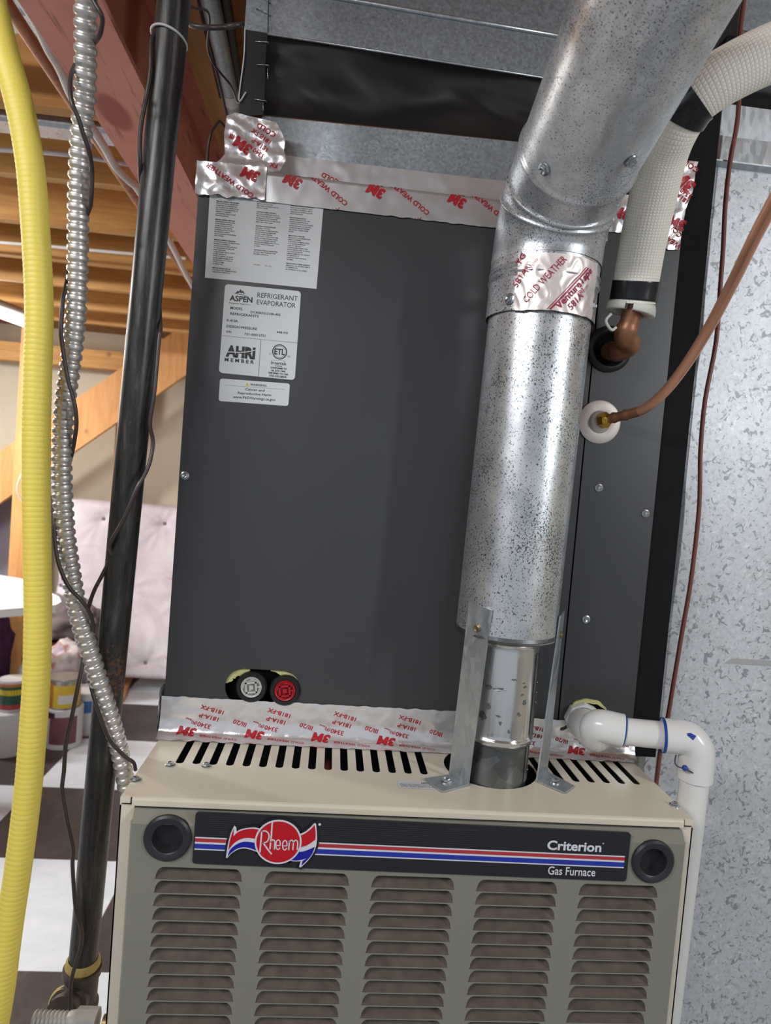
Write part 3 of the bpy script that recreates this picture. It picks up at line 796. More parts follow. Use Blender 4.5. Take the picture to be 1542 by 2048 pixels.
# door: chamfered tray with punched-in louvers
DX0, DX1 = .0145, W - .0125
DY = -.013
DZ1 = T - .0120; DZ0 = T - .38
cols = [(.0430, .1325), (.1545, .2440), (.2665, .3565), (.3795, .4695), (.4925, .5825)]
rows = []
LP = .01440; LH = .0130
def lz(xm, r): return T - .0800 - .0018 * (xm - .09) / .49 * 2 - r * LP
bm = bmesh.new(); holes = []; NR = 19
for (xa, xb) in cols:
    xm = (xa + xb) / 2
    for r in range(NR):
        zb = lz(xm, r)
        pts = [(xa, zb), (xb, zb)]
        for k in range(7):
            a_ = radians(90 * k / 6); pts.append((xb - .0085 + .0075 * cos(a_), zb + LH * .15 + LH * .85 * sin(a_)))
        for k in range(7):
            a_ = radians(90 + 90 * k / 6); pts.append((xa + .0085 + .0075 * cos(a_), zb + LH * .15 + LH * .85 * sin(a_)))
        holes.append(pts)
        # the pressed-in blade: joined at the bottom, deep at the top
        nu, nv = 14, 6; G = {}
        for i in range(nu + 1):
            u_ = i / nu; ed = min(u_, 1 - u_) * nu
            for k in range(nv + 1):
                v_ = k / nv; inset = .0082 * (1 - sqrt(max(0, 1 - v_ ** 2.2)))
                x = xa + inset + (xb - xa - 2 * inset) * u_
                e_ = min(1, min(u_, 1 - u_) / .07)
                dpt = .0170 * (v_ ** .8) * (.12 + .88 * e_ ** .6)
                G[i, k] = bm.verts.new((x, DY + .0003 + dpt, zb + LH * .98 * v_))
        for i in range(nu):
            for k in range(nv):
                f = bm.faces.new((G[i, k], G[i + 1, k], G[i + 1, k + 1], G[i, k + 1])); f.material_index = 1; f.smooth = True
for hu, hv, rr in ((.0537, T - .0358, .0152), (.5722, T - .0424, .0149)): holes.append([(hu + rr * cos(2 * pi * k / 32), hv + rr * sin(2 * pi * k / 32)) for k in range(32)])
fx0, fx1, fz1 = DX0 + .0022, DX1 - .0022, DZ1 - .0105
holed_panel(bm, [(fx0, DZ0), (fx1, DZ0), (fx1, fz1), (fx0, fz1)], holes, lambda u, v, d: Vector((u, DY + d, v)), 0)
v1 = lambda *p: bm.verts.new(p)
def quad(*ps): bm.faces.new([bm.verts.new(p) for p in ps])
quad((fx0, DY, fz1), (fx1, DY, fz1), (DX1 - .001, -.0022, DZ1), (DX0 + .001, -.0022, DZ1))
quad((DX0 + .001, -.0022, DZ1), (DX1 - .001, -.0022, DZ1), (DX1 - .001, .004, DZ1), (DX0 + .001, .004, DZ1))
quad((fx0, DY, DZ0), (fx0, DY, fz1), (DX0, -.0095, fz1), (DX0, -.0095, DZ0)); quad((DX0, -.0095, DZ0), (DX0, -.0095, fz1), (DX0, .002, fz1), (DX0, .002, DZ0))
quad((fx1, DY, DZ0), (fx1, DY, fz1), (DX1, -.0095, fz1), (DX1, -.0095, DZ0)); quad((DX1, -.0095, DZ0), (DX1, -.0095, fz1), (DX1, .002, fz1), (DX1, .002, DZ0))
quad((fx0, DY, fz1), (DX0, -.0095, fz1), (DX0, .002, fz1), (DX0 + .001, -.0022, DZ1)); quad((fx1, DY, fz1), (DX1, -.0095, fz1), (DX1, .002, fz1), (DX1 - .001, -.0022, DZ1))
bmesh.ops.remove_doubles(bm, verts=bm.verts, dist=.00002)
door = from_bm('door', bm, ['door', 'dust'], fur)
# lower door
box('lower_door', DX0, DX1, DY, 0, .14, DZ0 - .003, 'door', fur, bev=.002)
# recessed finger pulls
for px, py, rr in ((.0537, T - .0358, .0245), (.5722, T - .0424, .0240)):
    pr = [(-.0005, rr * 1.0), (.0022, rr * .985), (.0040, rr * .90), (.0036, rr * .68), (.0026, rr * .63), (-.0030, rr * .61), (-.0105, rr * .58), (-.0108, rr * .3), (-.0110, .0001)]
    lathe('finger_pull', pr, (px, DY, py), (0, -1, 0), 'black_plastic', door, 44, False)
# badge: black plate with grooves, stripes, logo, words
BA = Vector((.0802, DY - .0012, T - .0072)); ex = Vector((.4635, 0, -.0040)) / .4635
def bmap(dd):
    return lambda u, v: Vector((BA.x + u, DY - .0020 - dd, BA.z - .00863 * u + v))
bm = bmesh.new()
LB = .4637
out = [(u, v) for u, v in rrect(0, LB, -.0540, .0004, .0035, 4)]
f0 = bmap(0); vs = [bm.verts.new(f0(u, v)) for u, v in out]; f = bm.faces.new(vs)
r_ = bmesh.ops.extrude_face_region(bm, geom=[f]); bmesh.ops.translate(bm, verts=[v for v in r_['geom'] if isinstance(v, bmesh.types.BMVert)], vec=(0, .0021, 0))
badge = from_bm('badge', bm, 'badge', door)
# fine raised grid on the upper field
def gfield(u0, u1, v0, v1, st=.0021):
    ik = Ink(bmap(.0002))
    n = int((u1 - u0) / st)
    for i in range(n): ik.rect(u0 + i * st, u0 + i * st + st * .55, v0, v1)
    n = int((v1 - v0) / st)
    for i in range(n): ik.rect(u0, u1, v0 + i * st, v0 + i * st + st * .35)
    ik.done('grille_texture', 'grid', badge)
gfield(.014, .046, -.0245, -.0035); gfield(.127, .245, -.0245, -.0035); gfield(.262, .296, -.0260, -.0035)
ik = Ink(bmap(.0004))
MI = {'w': 0, 'r': 1, 'b': 2}
for u0, u1 in ((.0015, .0345), (.123, LB - .0045)):
    ik.rect(u0, u1, -.0310 - .0080, -.0310 + .0056, 0)
ikr = Ink(bmap(.0006))
for u0, u1 in ((.0015, .0345), (.123, LB - .0045)):
    ikr.rect(u0, u1, -.0310 + .0005, -.0310 + .0043, 0); ikr.rect(u0, u1, -.0310 - .0066, -.0310 - .0015, 1)
ik.done('stripe_ground', 'white_print', badge); ikr.done('stripes', ['stripe_red', 'stripe_blue'], badge)
# logo: ribbon and disc, drawn from outlines in logo pixels (6.17 per photo pixel)
PXM = .4637 / 868.0 / 6.168
LC = (760, 365)
LU, LV = .0862, -.0262
def lg(x, y):    # undo the 4.6 degree roll
    X = (x - LC[0]); Y = -(y - LC[1]); c_, s_ = cos(radians(3.6)), sin(radians(3.6))
    return (LU + (X * c_ - Y * s_) * PXM, LV + (X * s_ + Y * c_) * PXM + .0)
def spl(pts, n=5):
    q = smooth_path([Vector((a, b, 0)) for a, b in pts], n); return [(p.x, p.y) for p in q]
def logo_poly(parts, ink, mi):
    pts = []
    for p in parts: pts += p
    ink.poly([lg(x, y) for x, y in pts], mi)
def offs(pts, d):
    n = len(pts); A_ = sum(pts[i][0] * pts[(i + 1) % n][1] - pts[(i + 1) % n][0] * pts[i][1] for i in range(n)); sg = 1 if A_ > 0 else -1
    out = []
    for i in range(n):
        p, q, r = Vector(pts[i - 1]), Vector(pts[i]), Vector(pts[(i + 1) % n])
        a_ = (q - p); b_ = (r - q)
        if a_.length < 1e-9 or b_.length < 1e-9: out.append(tuple(q)); continue
        a_.normalize(); b_.normalize(); na = Vector((a_.y, -a_.x)) * sg; nb = Vector((b_.y, -b_.x)) * sg
        m = (na + nb); m = m / max(.45, m.length_squared / 2 * 1.0) if m.length > 1e-6 else na
        m = m / max(1, m.length / 1.8)
        out.append((q.x + m.x * d, q.y + m.y * d))
    return out
left_out = spl([(560, 205), (480, 186), (400, 190), (320, 206), (270, 232)]) + [(262, 180), (242, 158)] + spl([(242, 158), (205, 240), (175, 350), (158, 450), (146, 548)]) + spl([(158, 556), (210, 500), (280, 455), (350, 440), (430, 455), (520, 490)])
right_out = spl([(1015, 275), (1080, 245), (1140, 195), (1180, 150)]) + [(1196, 142), (1208, 155)] + spl([(1208, 155), (1218, 260), (1218, 390), (1185, 500), (1120, 600), (1030, 688)]) + [(1012, 680), (1030, 610)] + spl([(1030, 610), (960, 610), (880, 600)])
for o_, dd in ((left_out, 14), (right_out, 14)):
    pass
k1 = Ink(bmap(.0010)); 
k1.poly([lg(*p) for p in offs(left_out, 26)]); k1.poly([lg(*p) for p in offs(right_out, 26)])
n_ = 48; k1.poly([(lg(*LC)[0] + 302 * PXM * cos(2 * pi * k / n_), lg(*LC)[1] + 302 * PXM * sin(2 * pi * k / n_)) for k in range(n_)])
k1.done('logo_outline', 'rubber', badge)  # black border drawn all round the ribbon and disc
for q_ in (left_out, right_out): k2 = Ink(bmap(.0013)); k2.poly([lg(*p) for p in q_]); k2.done('logo_ribbon', 'white_print', badge)
redL = spl([(540, 215), (470, 200), (400, 202), (330, 218), (275, 245), (232, 290)]) + spl([(236, 190), (205, 285), (185, 370), (172, 460)])[0:] + spl([(185, 440), (250, 365), (330, 322), (410, 312), (520, 330)])
redR = spl([(1020, 295), (1085, 262), (1145, 215), (1188, 165)]) + spl([(1196, 200), (1204, 270), (1202, 345)]) + spl([(1150, 385), (1090, 420), (1010, 440)])
blL = spl([(165, 535), (190, 460), (250, 400), (330, 362), (400, 358), (500, 375)]) + spl([(505, 470), (430, 440), (350, 425), (270, 445), (205, 492)])
blR = spl([(985, 495), (1070, 485), (1140, 460), (1192, 435)]) + spl([(1192, 450), (1160, 530), (1100, 605), (1038, 665)]) + [(1050, 605), (1105, 575)] + spl([(1050, 590), (980, 600), (900, 592)])
for q_, m_ in ((redL, 'logo_red'), (redR, 'logo_red'), (blL, 'logo_blue'), (blR, 'logo_blue')): k3 = Ink(bmap(.0015)); k3.poly([lg(*p) for p in q_]); k3.done('logo_ribbon_stripe', m_, badge)
k4 = Ink(bmap(.0017)); cx_, cy_ = lg(*LC); 
k4.poly([(cx_ + 278 * PXM * cos(2 * pi * k / n_), cy_ + 272 * PXM * sin(2 * pi * k / n_)) for k in range(n_)], 0)
k4.done('logo_rim', 'white_print', badge)
k5 = Ink(bmap(.0019)); k5.poly([(cx_ + 258 * PXM * cos(2 * pi * k / n_), cy_ + 252 * PXM * sin(2 * pi * k / n_)) for k in range(n_)], 0); k5.done('logo_disc', 'logo_red', badge)
k6 = Ink(bmap(.0021))
def stroke(pts, wd):
    L_, R_ = [], []
    for i, p in enumerate(pts):
        a_ = Vector(pts[max(0, i - 1)]); b_ = Vector(pts[min(len(pts) - 1, i + 1)]); t_ = (b_ - a_).normalized(); nn = Vector((-t_.y, t_.x)) * wd / 2
        L_.append((p[0] + nn.x, p[1] + nn.y)); R_.append((p[0] - nn.x, p[1] - nn.y))
    for i in range(len(pts) - 1): k6.poly([lg(*q) for q in (L_[i], L_[i + 1], R_[i + 1], R_[i])])
stroke([(566, 222), (556, 350), (545, 488)], 17)
stroke(spl([(560, 230), (610, 226), (646, 262), (650, 310), (628, 356), (580, 374)]), 15)
stroke([(582, 368), (630, 440), (684, 512)], 17)
stroke([(688, 120), (680, 260), (664, 450)], 17)
stroke(spl([(672, 370), (690, 338), (716, 345), (720, 380), (716, 455)]), 14)
for ex_, ey_ in ((760, 405), (840, 412)):
    stroke(spl([(ex_ - 24, ey_), (ex_ + 26, ey_ + 2)]), 12)
    stroke(spl([(ex_ + 26, ey_), (ex_ + 20, ey_ - 50), (ex_, ey_ - 66), (ex_ - 22, ey_ - 45), (ex_ - 27, ey_), (ex_ - 18, ey_ + 38), (ex_ + 2, ey_ + 50), (ex_ + 24, ey_ + 28)]), 13)
stroke([(893, 350), (886, 465)], 14)
stroke(spl([(892, 375), (910, 346), (932, 350), (940, 385), (934, 465)]), 14)
stroke(spl([(940, 380), (958, 348), (982, 352), (992, 385), (986, 465)]), 14)
k6.done('logo_lettering', 'white_print', badge)
k7 = Ink(bmap(.0006))
k7.ring(lg(1250, 165)[0], lg(1250, 165)[1], .0001, .0014, 0, 12)
k7.text('Criterion', .3720, -.0218, .0098, .0600, bold=.028, res=3)
k7.ring(.4335, -.0125, .0003, .0008, 0, 12)
k7.text('Gas Furnace', .3755, -.0492, .0090, .0525, bold=.012, res=3)
k7.done('lettering', 'white_print', badge)
# sticker on the top
A = atz(794, 1562, T); B = atz(905, 1567, T)
ux = (B - A).normalized(); uy = Vector((ux.y, -ux.x, 0)) 
def smap(h): return lambda u, v: Vector((A.x, A.y, T + h)) + ux * u + uy * v
ik = Ink(smap(.0003)); ik.poly(rrect(0, .075, 0, .0175, .002)); st = ik.done('notice_sticker', 'label', fur)
ik = Ink(lambda u, v: smap(.0005)(u, .0175 - v + .0))
ik.text('NOTICE', .036, .0128, .0030, bold=.03, align='c'); ik.text('SEE INSTALLATION INSTRUCTIONS', .003, .0092, .0018, .060); ik.text('FOR PROPER VENT SYSTEM', .003, .0062, .0018, .050); ik.text('AND FOR APPLICATION', .003, .0032, .0018, .045)
ik.done('lettering', 'ink', st)
for px, py in ((340, 1531), (412, 1533), (271, 1561), (1349, 1611)):
    P = atz(px, py, T); hexscrew(P, (0, 0, 1), .0038, .0042, 'steel', fur)

# ================================================================== COIL CABINET
coil = thing('evaporator_coil_cabinet', 'charcoal coil cabinet standing on the furnace top', 'coil cabinet')
CZ0, CZ1 = T + .001, T + .714
XS = .5205     # seam between wide left panel and right panel
seam_b = .536
def cp(u, v, d): return Vector((u, S + d, T + v))
port = stadium(.0755, .1715, .0435, .0915, 12)
bm = bmesh.new()
xs = lambda v: .5185
holed_panel(bm, [(0, .0545 - .052), (xs(0) - .0006, .0025), (xs(.73) - .0006, .712), (0, .712)], [port], cp, .0016)
bm_f = from_bm('front_panel', bm, 'coil', coil)
g1 = [(.5375 + .0285 * cos(2 * pi * k / 32), .5440 + .0285 * sin(2 * pi * k / 32)) for k in range(32)]
dp = stadium(.5415, .5800, .0370, .0760, 12)
bm = bmesh.new()
g1b = [(max(p[0], xs(0) + .0012), p[1]) for p in g1]
holed_panel(bm, [(xs(0) + .0010, .0025), (W, .0025), (W, .712), (xs(.73) + .0010, .712)], [], lambda u, v, d: cp(u, v, d - .0010), .0016)
from_bm('side_access_panel', bm, 'coil', coil)
bm = bmesh.new()
bm_box(bm, 0, .0012, S + .0016, .66, CZ0, CZ1); bm_box(bm, W - .0012, W, S + .0016, .66, CZ0, CZ1); bm_box(bm, 0, W, .658, .66, CZ0, CZ1)
bm_box(bm, 0, .06, S + .0016, .66, CZ1 - .0015, CZ1); bm_box(bm, .0012, W - .0012, S + .030, S + .032, CZ0, CZ1)
from_bm('cabinet_shell', bm, 'coil', coil)
box('gap_shade_strip', W + .0005, W + .040, S + .004, .62, T + .0, T + .87, 'gap_black', coil)  # black strip added as the darkness of the gap between cabinet and duct
# ports
def pipe_plug(u, v, mat, r=.0165):
    lathe('rubber_grommet', [(-.012, r * 1.42), (.001, r * 1.42), (.003, r * 1.30), (.0025, r * 1.02), (-.004, r)], (u, S - .001, T + v), (0, -1, 0), 'rubber', coil, 36, False)
    o = lathe('drain_plug', [(-.012, r * .98), (.0005, r * .98), (.0018, r * .93), (.0010, r * .80), (-.002, r * .76), (-.002, .0001)], (u, S - .002, T + v), (0, -1, 0), mat, coil, 36, False)
    bm = bmesh.new(); q = r * .52; n0 = S - .0035
    for (a, b, c, d) in ((-q, q, q * .72, q), (-q, q, -q, -q * .72), (-q, -q * .72, -q, q), (q * .72, q, -q, q)):
        bm_box(bm, a, b, -.0012, .003, c, d)
    bm_box(bm, -q * .35, q * .35, -.0004, .003, -q * .35, q * .35)
    for kx, kz in ((q, 0), (-q, 0), (0, q), (0, -q)):
        bm_box(bm, kx * 1.0 - (.0008 if kx else .0006) * 1, kx * 1.75 + .0006 if kx > 0 else kx + .0008, -.0004, .003, kz - .0008, kz + .0008) if kx > 0 else None
    for a0 in (30, 120, 210, 300):
        # four curved ribs outside the square
        for k in range(8):
            a1, a2 = radians(a0 + k * 7.5), radians(a0 + (k + 1) * 7.5)
            ps = [(cos(a1) * r * .80, sin(a1) * r * .80), (cos(a2) * r * .80, sin(a2) * r * .80), (cos(a2) * r * .70, sin(a2) * r * .70), (cos(a1) * r * .70, sin(a1) * r * .70)]
            bm.faces.new([bm.verts.new((x, -.0006, z)) for x, z in ps])
    rot = Matrix.Rotation(radians(-8), 4, 'Y')
    for v_ in bm.verts: v_.co = rot @ v_.co + Vector((u, n0, T + v))
    from_bm('plug_wrench_square', bm, mat, o)
pipe_plug(.1092, .0683, 'white_plastic', .0140); pipe_plug(.1525, .0662, 'red_plastic', .0140)
# dark recess and yellow foam rim behind each opening
bm = bmesh.new(); bm_box(bm, .070, .178, S + .0105, S + .012, T + .030, T + .10); from_bm('port_recess', bm, 'dark', coil)
def foam_rim(sh, name='foam_rim', dd=.003, w_=.0065, arcs=((150, 215), (-60, 60)), cxy=(.1235, .0675), rx=.0478, rz=.0238):
    bm = bmesh.new()
    for a0, a1 in arcs:
        prev = None
        for k in range(25):
            a = radians(a0 + (a1 - a0) * k / 24)
            def pt(off):
                x = (rx + off) * cos(a); z = (rz + off) * sin(a)
                # superellipse follows the stadium
                x = math.copysign(abs(cos(a)) ** .7, cos(a)) * (rx + off); z = math.copysign(abs(sin(a)) ** .85, sin(a)) * (rz + off)
                return Vector((cxy[0] + x, S + dd, T + cxy[1] + z))
            wob = w_ * (1 + .35 * noise.noise(Vector((k * .5, a0, 0)))) * min(1, .3 + min(k, 24 - k) / 5)
            cur = (bm.verts.new(pt(.001)), bm.verts.new(pt(-wob)), bm.verts.new(pt(-wob) + Vector((0, .007, 0))))
            if prev:
                bm.faces.new((prev[0], cur[0], cur[1], prev[1])); bm.faces.new((prev[1], cur[1], cur[2], prev[2]))
            prev = cur
    return from_bm(name, bm, 'yfoam', coil)
foam_rim(port, arcs=((105, 175),)); foam_rim(port, arcs=((-75, 85),))
# right lower opening for the condensate fitting: dark pad with foam crescent on the panel
bm = bmesh.new(); pts = stadium(.530, .584, .030, .0765, 12)
fc = bm.faces.new([bm.verts.new(cp(u, v, -.0016)) for u, v in pts]); from_bm('drain_opening', bm, 'dark', coil)
bm = bmesh.new(); prev = None
for k in range(25):
    a = radians(25 + 120 * k / 24); ro = .0250 + .0005 * sin(k); wv = .0045 * sin(pi * (k + 1) / 26) + .0008
    cur = [bm.verts.new(cp(.5570 + math.copysign(abs(cos(a)) ** .8, cos(a)) * (r2 + .003), .0530 + sin(a) * r2, d_)) for r2, d_ in ((ro, -.0016), (ro, -.005), (ro - wv, -.005), (ro - wv, -.0016))]
    if prev:
        for q in range(3): bm.faces.new((prev[q], cur[q], cur[q + 1], prev[q + 1]))
    prev = cur
from_bm('foam_rim', bm, 'yfoam', coil)
# grommet for the suction line, rosette for the liquid line
lathe('pipe_grommet', [(0, .0300), (.003, .0300), (.006, .0270), (.0065, .0235), (.004, .0205), (.001, .0195)], cp(.5390, .5430, -.0010), (0, -1, 0), 'rubber', coil, 44, False)
lathe('grommet_hole', [(0, .0200), (.0012, .0200), (.0014, .0001)], cp(.5390, .5430, -.0008), (0, -1, 0), 'dark', coil, 32, False)
lathe('rosette', [(0, .0285), (.0012, .0285), (.0020, .0270), (.0012, .0150), (.004, .0130), (.0055, .0090), (.006, .0001)], cp(.5359, .4475, -.0010), (0, -1, 0), 'rosette', coil, 48, False)
# screws
for u, v in ((.0072, .3334), (.5437, .3612), (.6110, .3322), (.5437, .1850)):
    hexscrew(cp(u, v, -.0011 if u > .5 else 0), (0, -1, 0), .0036, .0034, 'steel', coil)

# labels on the cabinet
def sheet(name, corners, rad, mat, parent, dd=.0004):
    """corners TL TR BR BL in (u,v); returns object + mapping over (0..w, 0..h) from bottom-left"""
    TL, TR, BR, BL = [Vector(c) for c in corners]
    w_ = (BR - BL).length; h_ = (TL - BL).length
    def mp(d): 
        def f(u, v):
            s_, t_ = u / w_, v / h_
            q = BL.lerp(BR, s_).lerp(TL.lerp(TR, s_), t_); return cp(q.x, q.y, -d)
        return f
    ik = Ink(mp(dd)); ik.poly(rrect(0, w_, 0, h_, rad, 5) if rad else [(0, 0), (w_, 0), (w_, h_), (0, h_)])
    return ik.done(name, mat, parent), mp, w_, h_
lab, mp, lw, lh = sheet('caution_label', ((.0140, .694), (.1548, .694), (.1538, .5814), (.0152, .5808)), 0, 'label', coil)
ik = Ink(mp(.0006))
def column(x, y, lines, h=.00135, pitch=.00235, wmax=.040):
    for ln in lines:
        if ln:
            wd = min(wmax, len(ln) * h * .78)
            ik.text(ln, x, y, h, wd, res=1, bold=.04 if ln.startswith(('CAUTION', 'MISE', 'PRECAU')) else .018)
        y -= pitch
fr = ['DE LA VANNE SCHRADER', "AVANT L'INSTALLATION.", '', "MISE EN GARDE: L'ENTRETIEN", 'PEUT INCLURE LE SERPENTIN', "D'UNE VALVE SCHRADER SUR", "LE COLLECTEUR D'ASPIRATION", "DE L'UNITE EXTERIEURE, SI", 'PRESENT AU TABLEAU', "CONTENANT DANS LE GUIDE", "D'INSTALLATION.", '', 'MISE EN GARDE: CERTAINS', 'SERPENTINS SONT EQUIPES', "D'UNE VANNE SCHRADER", 'SITUEE SUR LA SUCCION.', 'PENDANT LA PROCEDURE', "D'INSTALLATION, IL FAUT", 'PROTEGER LA VANNE', 'DE LA CHALEUR POUR EVITER', 'LES FUITES.', '', "MISE EN GARDE: LORSQU'ILS", 'SONT INSTALLES, LES SERPENTINS', 'PEUVENT CONTENIR DU', 'CHLORODIFLUOROMETHANE (R22)', 'OU CHLORODIFLUOROMETHANE', 'DANS CERTAINES', 'CONDITIONS. CELUI-CI PEUT', 'POSER UN RISQUE', 'POUR LA SANTE. VEUILLEZ', 'AVISER IMMEDIATEMENT UN', 'TECHNICIEN AUTORISE SI', 'VOTRE SYSTEME', 'A UNE FUITE.', '', "MISE EN GARDE: NE PAS", 'UTILISER SI LES TEMPERATURES', 'DEPASSENT 200F (93C).']
en = ['CHECKING THE FLOW RATE', 'CONTROL. THE UNIT MUST', 'MATCH OUTDOOR UNIT.', 'SEE CHART IN INSTALLATION', 'INSTRUCTIONS.', '', 'CAUTION: SOME COILS MAY', 'INCLUDE A SCHRADER VALVE ON', 'THE SUCTION MANIFOLD. DURING', 'INSTALLATION THE SCHRADER', 'VALVE MUST BE PROTECTED FROM', 'HEAT OR IT MAY LEAK.', '', 'CAUTION: ONCE INSTALLED,', 'COILS MAY CONTAIN', 'CHLORODIFLUOROMETHANE (R22)', 'OR CHLORODIFLUOROMETHANE', 'WHICH, UNDER CERTAIN', 'CONDITIONS, COULD POSE SOME', 'FORM OF HEALTH RISK. PLEASE', 'NOTIFY A LICENSED SERVICE', 'TECHNICIAN IMMEDIATELY IF YOU', 'SUSPECT YOUR SYSTEM HAS', 'A LEAK.', '', 'CAUTION: IF METAL DRAIN PAN,', 'DO NOT USE IF TEMPERATURES', 'EXCEED 200F (93C).']
es = ['VERIFIQUE QUE EL CONTROL DE', 'FLUJO SEA EL CORRECTO PARA', 'LA UNIDAD EXTERIOR. VER LA', 'TABLA EN LAS INSTRUCCIONES', 'DE INSTALACION.', '', 'PRECAUCION: ALGUNOS', 'SERPENTINES INCLUYEN UNA', 'VALVULA SCHRADER EN EL', 'COLECTOR DE SUCCION. DURANTE', 'LA INSTALACION, LA VALVULA', 'SCHRADER DEBE PROTEGERSE', 'DEL CALOR O PUEDE TENER', 'FUGAS.', '', 'PRECAUCION: UNA VEZ', 'INSTALADO, LOS SERPENTINES', 'PUEDEN CONTENER', 'CLORODIFLUOROMETANO (R22)', 'O CLORODIFLUOROMETANO', 'QUE, EN CIERTAS', 'CONDICIONES, PUEDE POSAR', 'ALGUN RIESGO PARA LA SALUD.', 'FAVOR DE NOTIFICAR', 'INMEDIATAMENTE A UN TECNICO', 'DE SERVICIO SI', 'SOSPECHA UNA FUGA EN EL', 'SISTEMA.', '', 'PRECAUCION: SI TIENE CHAROLA', 'METALICA, NO SE DEBE USAR SI', 'LA TEMPERATURA', 'ES SUPERIOR A 93C (200F).']
column(.0085, .1015, fr, pitch=.00247); column(.0575, .1015, en, pitch=.00247); column(.0985, .0990, es, pitch=.00247)
ik.text('P/N 4578', .0585, .0215, .0014, .0080, res=1); ik.text('REV.: A/15', .0725, .0215, .0014, .0080, res=1)
ik.done('lettering', 'ink', lab)

lab, mp, lw, lh = sheet('rating_label', ((.0403, .5758), (.1348, .5765), (.1352, .4650), (.0403, .4655)), .0045, 'label', coil)
ik = Ink(mp(.0006))
X = lambda p: p / 1542 * 260 / 150 * 0  # unused
# positions in label units (94 x 110 mm)
ik.text('ASPEN', .0068, .0905, .0066, .0285, bold=.03, res=3)
ik.text("Everything's Right Here.", .0068, .0868, .0018, .0265, res=1)
ik.poly([(.0135, .1002), (.0165, .1035), (.0178, .1022), (.0196, .1058), (.0212, .1030), (.0226, .1042), (.0255, .1002), (.0235, .1008), (.0222, .1018), (.0208, .1003), (.0190, .1020), (.0172, .1003)])
ik.poly([(.0095, .1000), (.0165, .0998), (.0235, .0994), (.0315, .0966), (.0235, .0986), (.0165, .0992)])
ik.text('REFRIGERANT', .0408, .0978, .0060, .0505, res=3); ik.text('EVAPORATOR', .0408, .0890, .0060, .0485, res=3)
ik.text('MODEL', .0088, .0800, .0032, .0155, bold=.015); ik.text('DC42B3G-210R-402', .0338, .0775, .0028, .0375, bold=.015)
ik.text('REFRIGERANTS', .0088, .0730, .0030, .0355, bold=.015)
ik.text('R-410A', .0055, .0645, .0030, .0135, bold=.015)
ik.text('DESIGN PRESSURE', .0055, .0572, .0030, .0380, bold=.015); ik.text('448 PSI', .0680, .0560, .0026, .0140, bold=.015)
ik.text('S/N', .0055, .0506, .0026, .0062, bold=.015); ik.text('F21-00012731', .0288, .0498, .0028, .0255, bold=.015)
ik.rect(0, lw, .0462, .0465); ik.rect(.0490, .0494, 0, .0462)
ik.text('AHRI', .0068, .0218, .0128, .0365, bold=.06, res=3); 
ik.text('MEMBER', .0060, .0152, .0042, .0365, bold=.03, spacing=1.6)
ik.ring(.0735, .0332, .0082, .0094); ik.ring(.0735, .0332, .0070, .0074)
ik.text('ETL', .0735, .0298, .0072, .0128, bold=.03, align='c', res=3); ik.text('C', .0608, .0285, .0022); ik.text('US', .0835, .0275, .0022)
ik.rect(.0640, .0830, .0222, .0224)
ik.text('Intertek', .0735, .0172, .0040, .0195, align='c', bold=.01); ik.text('54706', .0735, .0148, .0014, .0090, align='c', bold=.02)
for q, (t_, wd) in enumerate((('CONFORMS TO', .0205), ('UL STD 1995', .0178), ('CERTIFIED TO CSA', .0258), ('STD C22.2#236', .0215))): ik.text(t_, .0735, .0118 - q * .00335, .0020, wd, align='c', bold=.04)
ik.done('lettering', 'ink', lab)
ik = Ink(mp(.0007))
ik.poly([(.0058, .0268), (.0130, .0276), (.0240, .0282), (.0340, .0298), (.0436, .0330), (.0436, .0322), (.0340, .0288), (.0240, .0272), (.0130, .0266), (.0058, .0260)])
ik.done('logo_slash', 'label', lab)

lab, mp, lw, lh = sheet('warning_label', ((.0422, .4585), (.1295, .4602), (.1295, .4318), (.0424, .4303)), .003, 'label', coil)
ik = Ink(mp(.0006))
ik.text('WARNING', .0375, .0222, .0026, .0205, bold=.015); ik.rect(.006, .0815, .0203, .0205)
ik.text('Cancer and', .0440, .0158, .0030, .0240, align='c', bold=.012); ik.text('Reproductive Harm', .0440, .0106, .0030, .0415, align='c', bold=.012); ik.text('www.P65Warnings.ca.gov', .0440, .0052, .0030, .0530, align='c', bold=.012)
ik.poly([(.0338, .0222), (.0342, .0222), (.0342, .0240), (.0338, .0240)])
ik.done('lettering', 'ink', lab)
ik = Ink(mp(.0005)); ik.poly([(.0316, .0216), (.0366, .0216), (.0341, .0256)]); ik.done('warning_triangle', 'yellow_ink', lab)

# ================================================================== SUPPLY DUCT AND CANVAS CONNECTOR
sup = thing('supply_air_plenum', 'galvanised supply duct with black canvas connector above the coil cabinet', 'duct')
SY = .200
def strip(name, pts_bottom, pts_top, mat, parent, n=40, m=10, fn=None, side=.42):
    """front face between two polylines, wrapped back on the left and right"""
    bm = bmesh.new(); G = []
    for i in range(n + 1):
        a_ = pts_bottom[0].lerp(pts_bottom[1], i / n); b_ = pts_top[0].lerp(pts_top[1], i / n); col_ = []
        for k in range(m + 1):
            p = a_.lerp(b_, k / m)
            if fn: p = p + fn(i / n, k / m)
            col_.append(bm.verts.new(p))
        G.append(col_)
    for i in range(n):
        for k in range(m): bm.faces.new((G[i][k], G[i + 1][k], G[i + 1][k + 1], G[i][k + 1])).smooth = True
    for c_ in (G[0], G[-1]):
        bk = [bm.verts.new(v.co + Vector((0, side, 0))) for v in c_]
        for k in range(m): bm.faces.new((c_[k], c_[k + 1], bk[k + 1], bk[k]))
    return from_bm(name, bm, mat, parent)
XL0 = at(524, 232, SY).x; XR = .590
def on(px, py): return at(px, py, SY)
cb0, cb1 = Vector((XL0, SY, T + .712)), Vector((XR, SY, T + .712))
zc = at(770, 256, SY).z
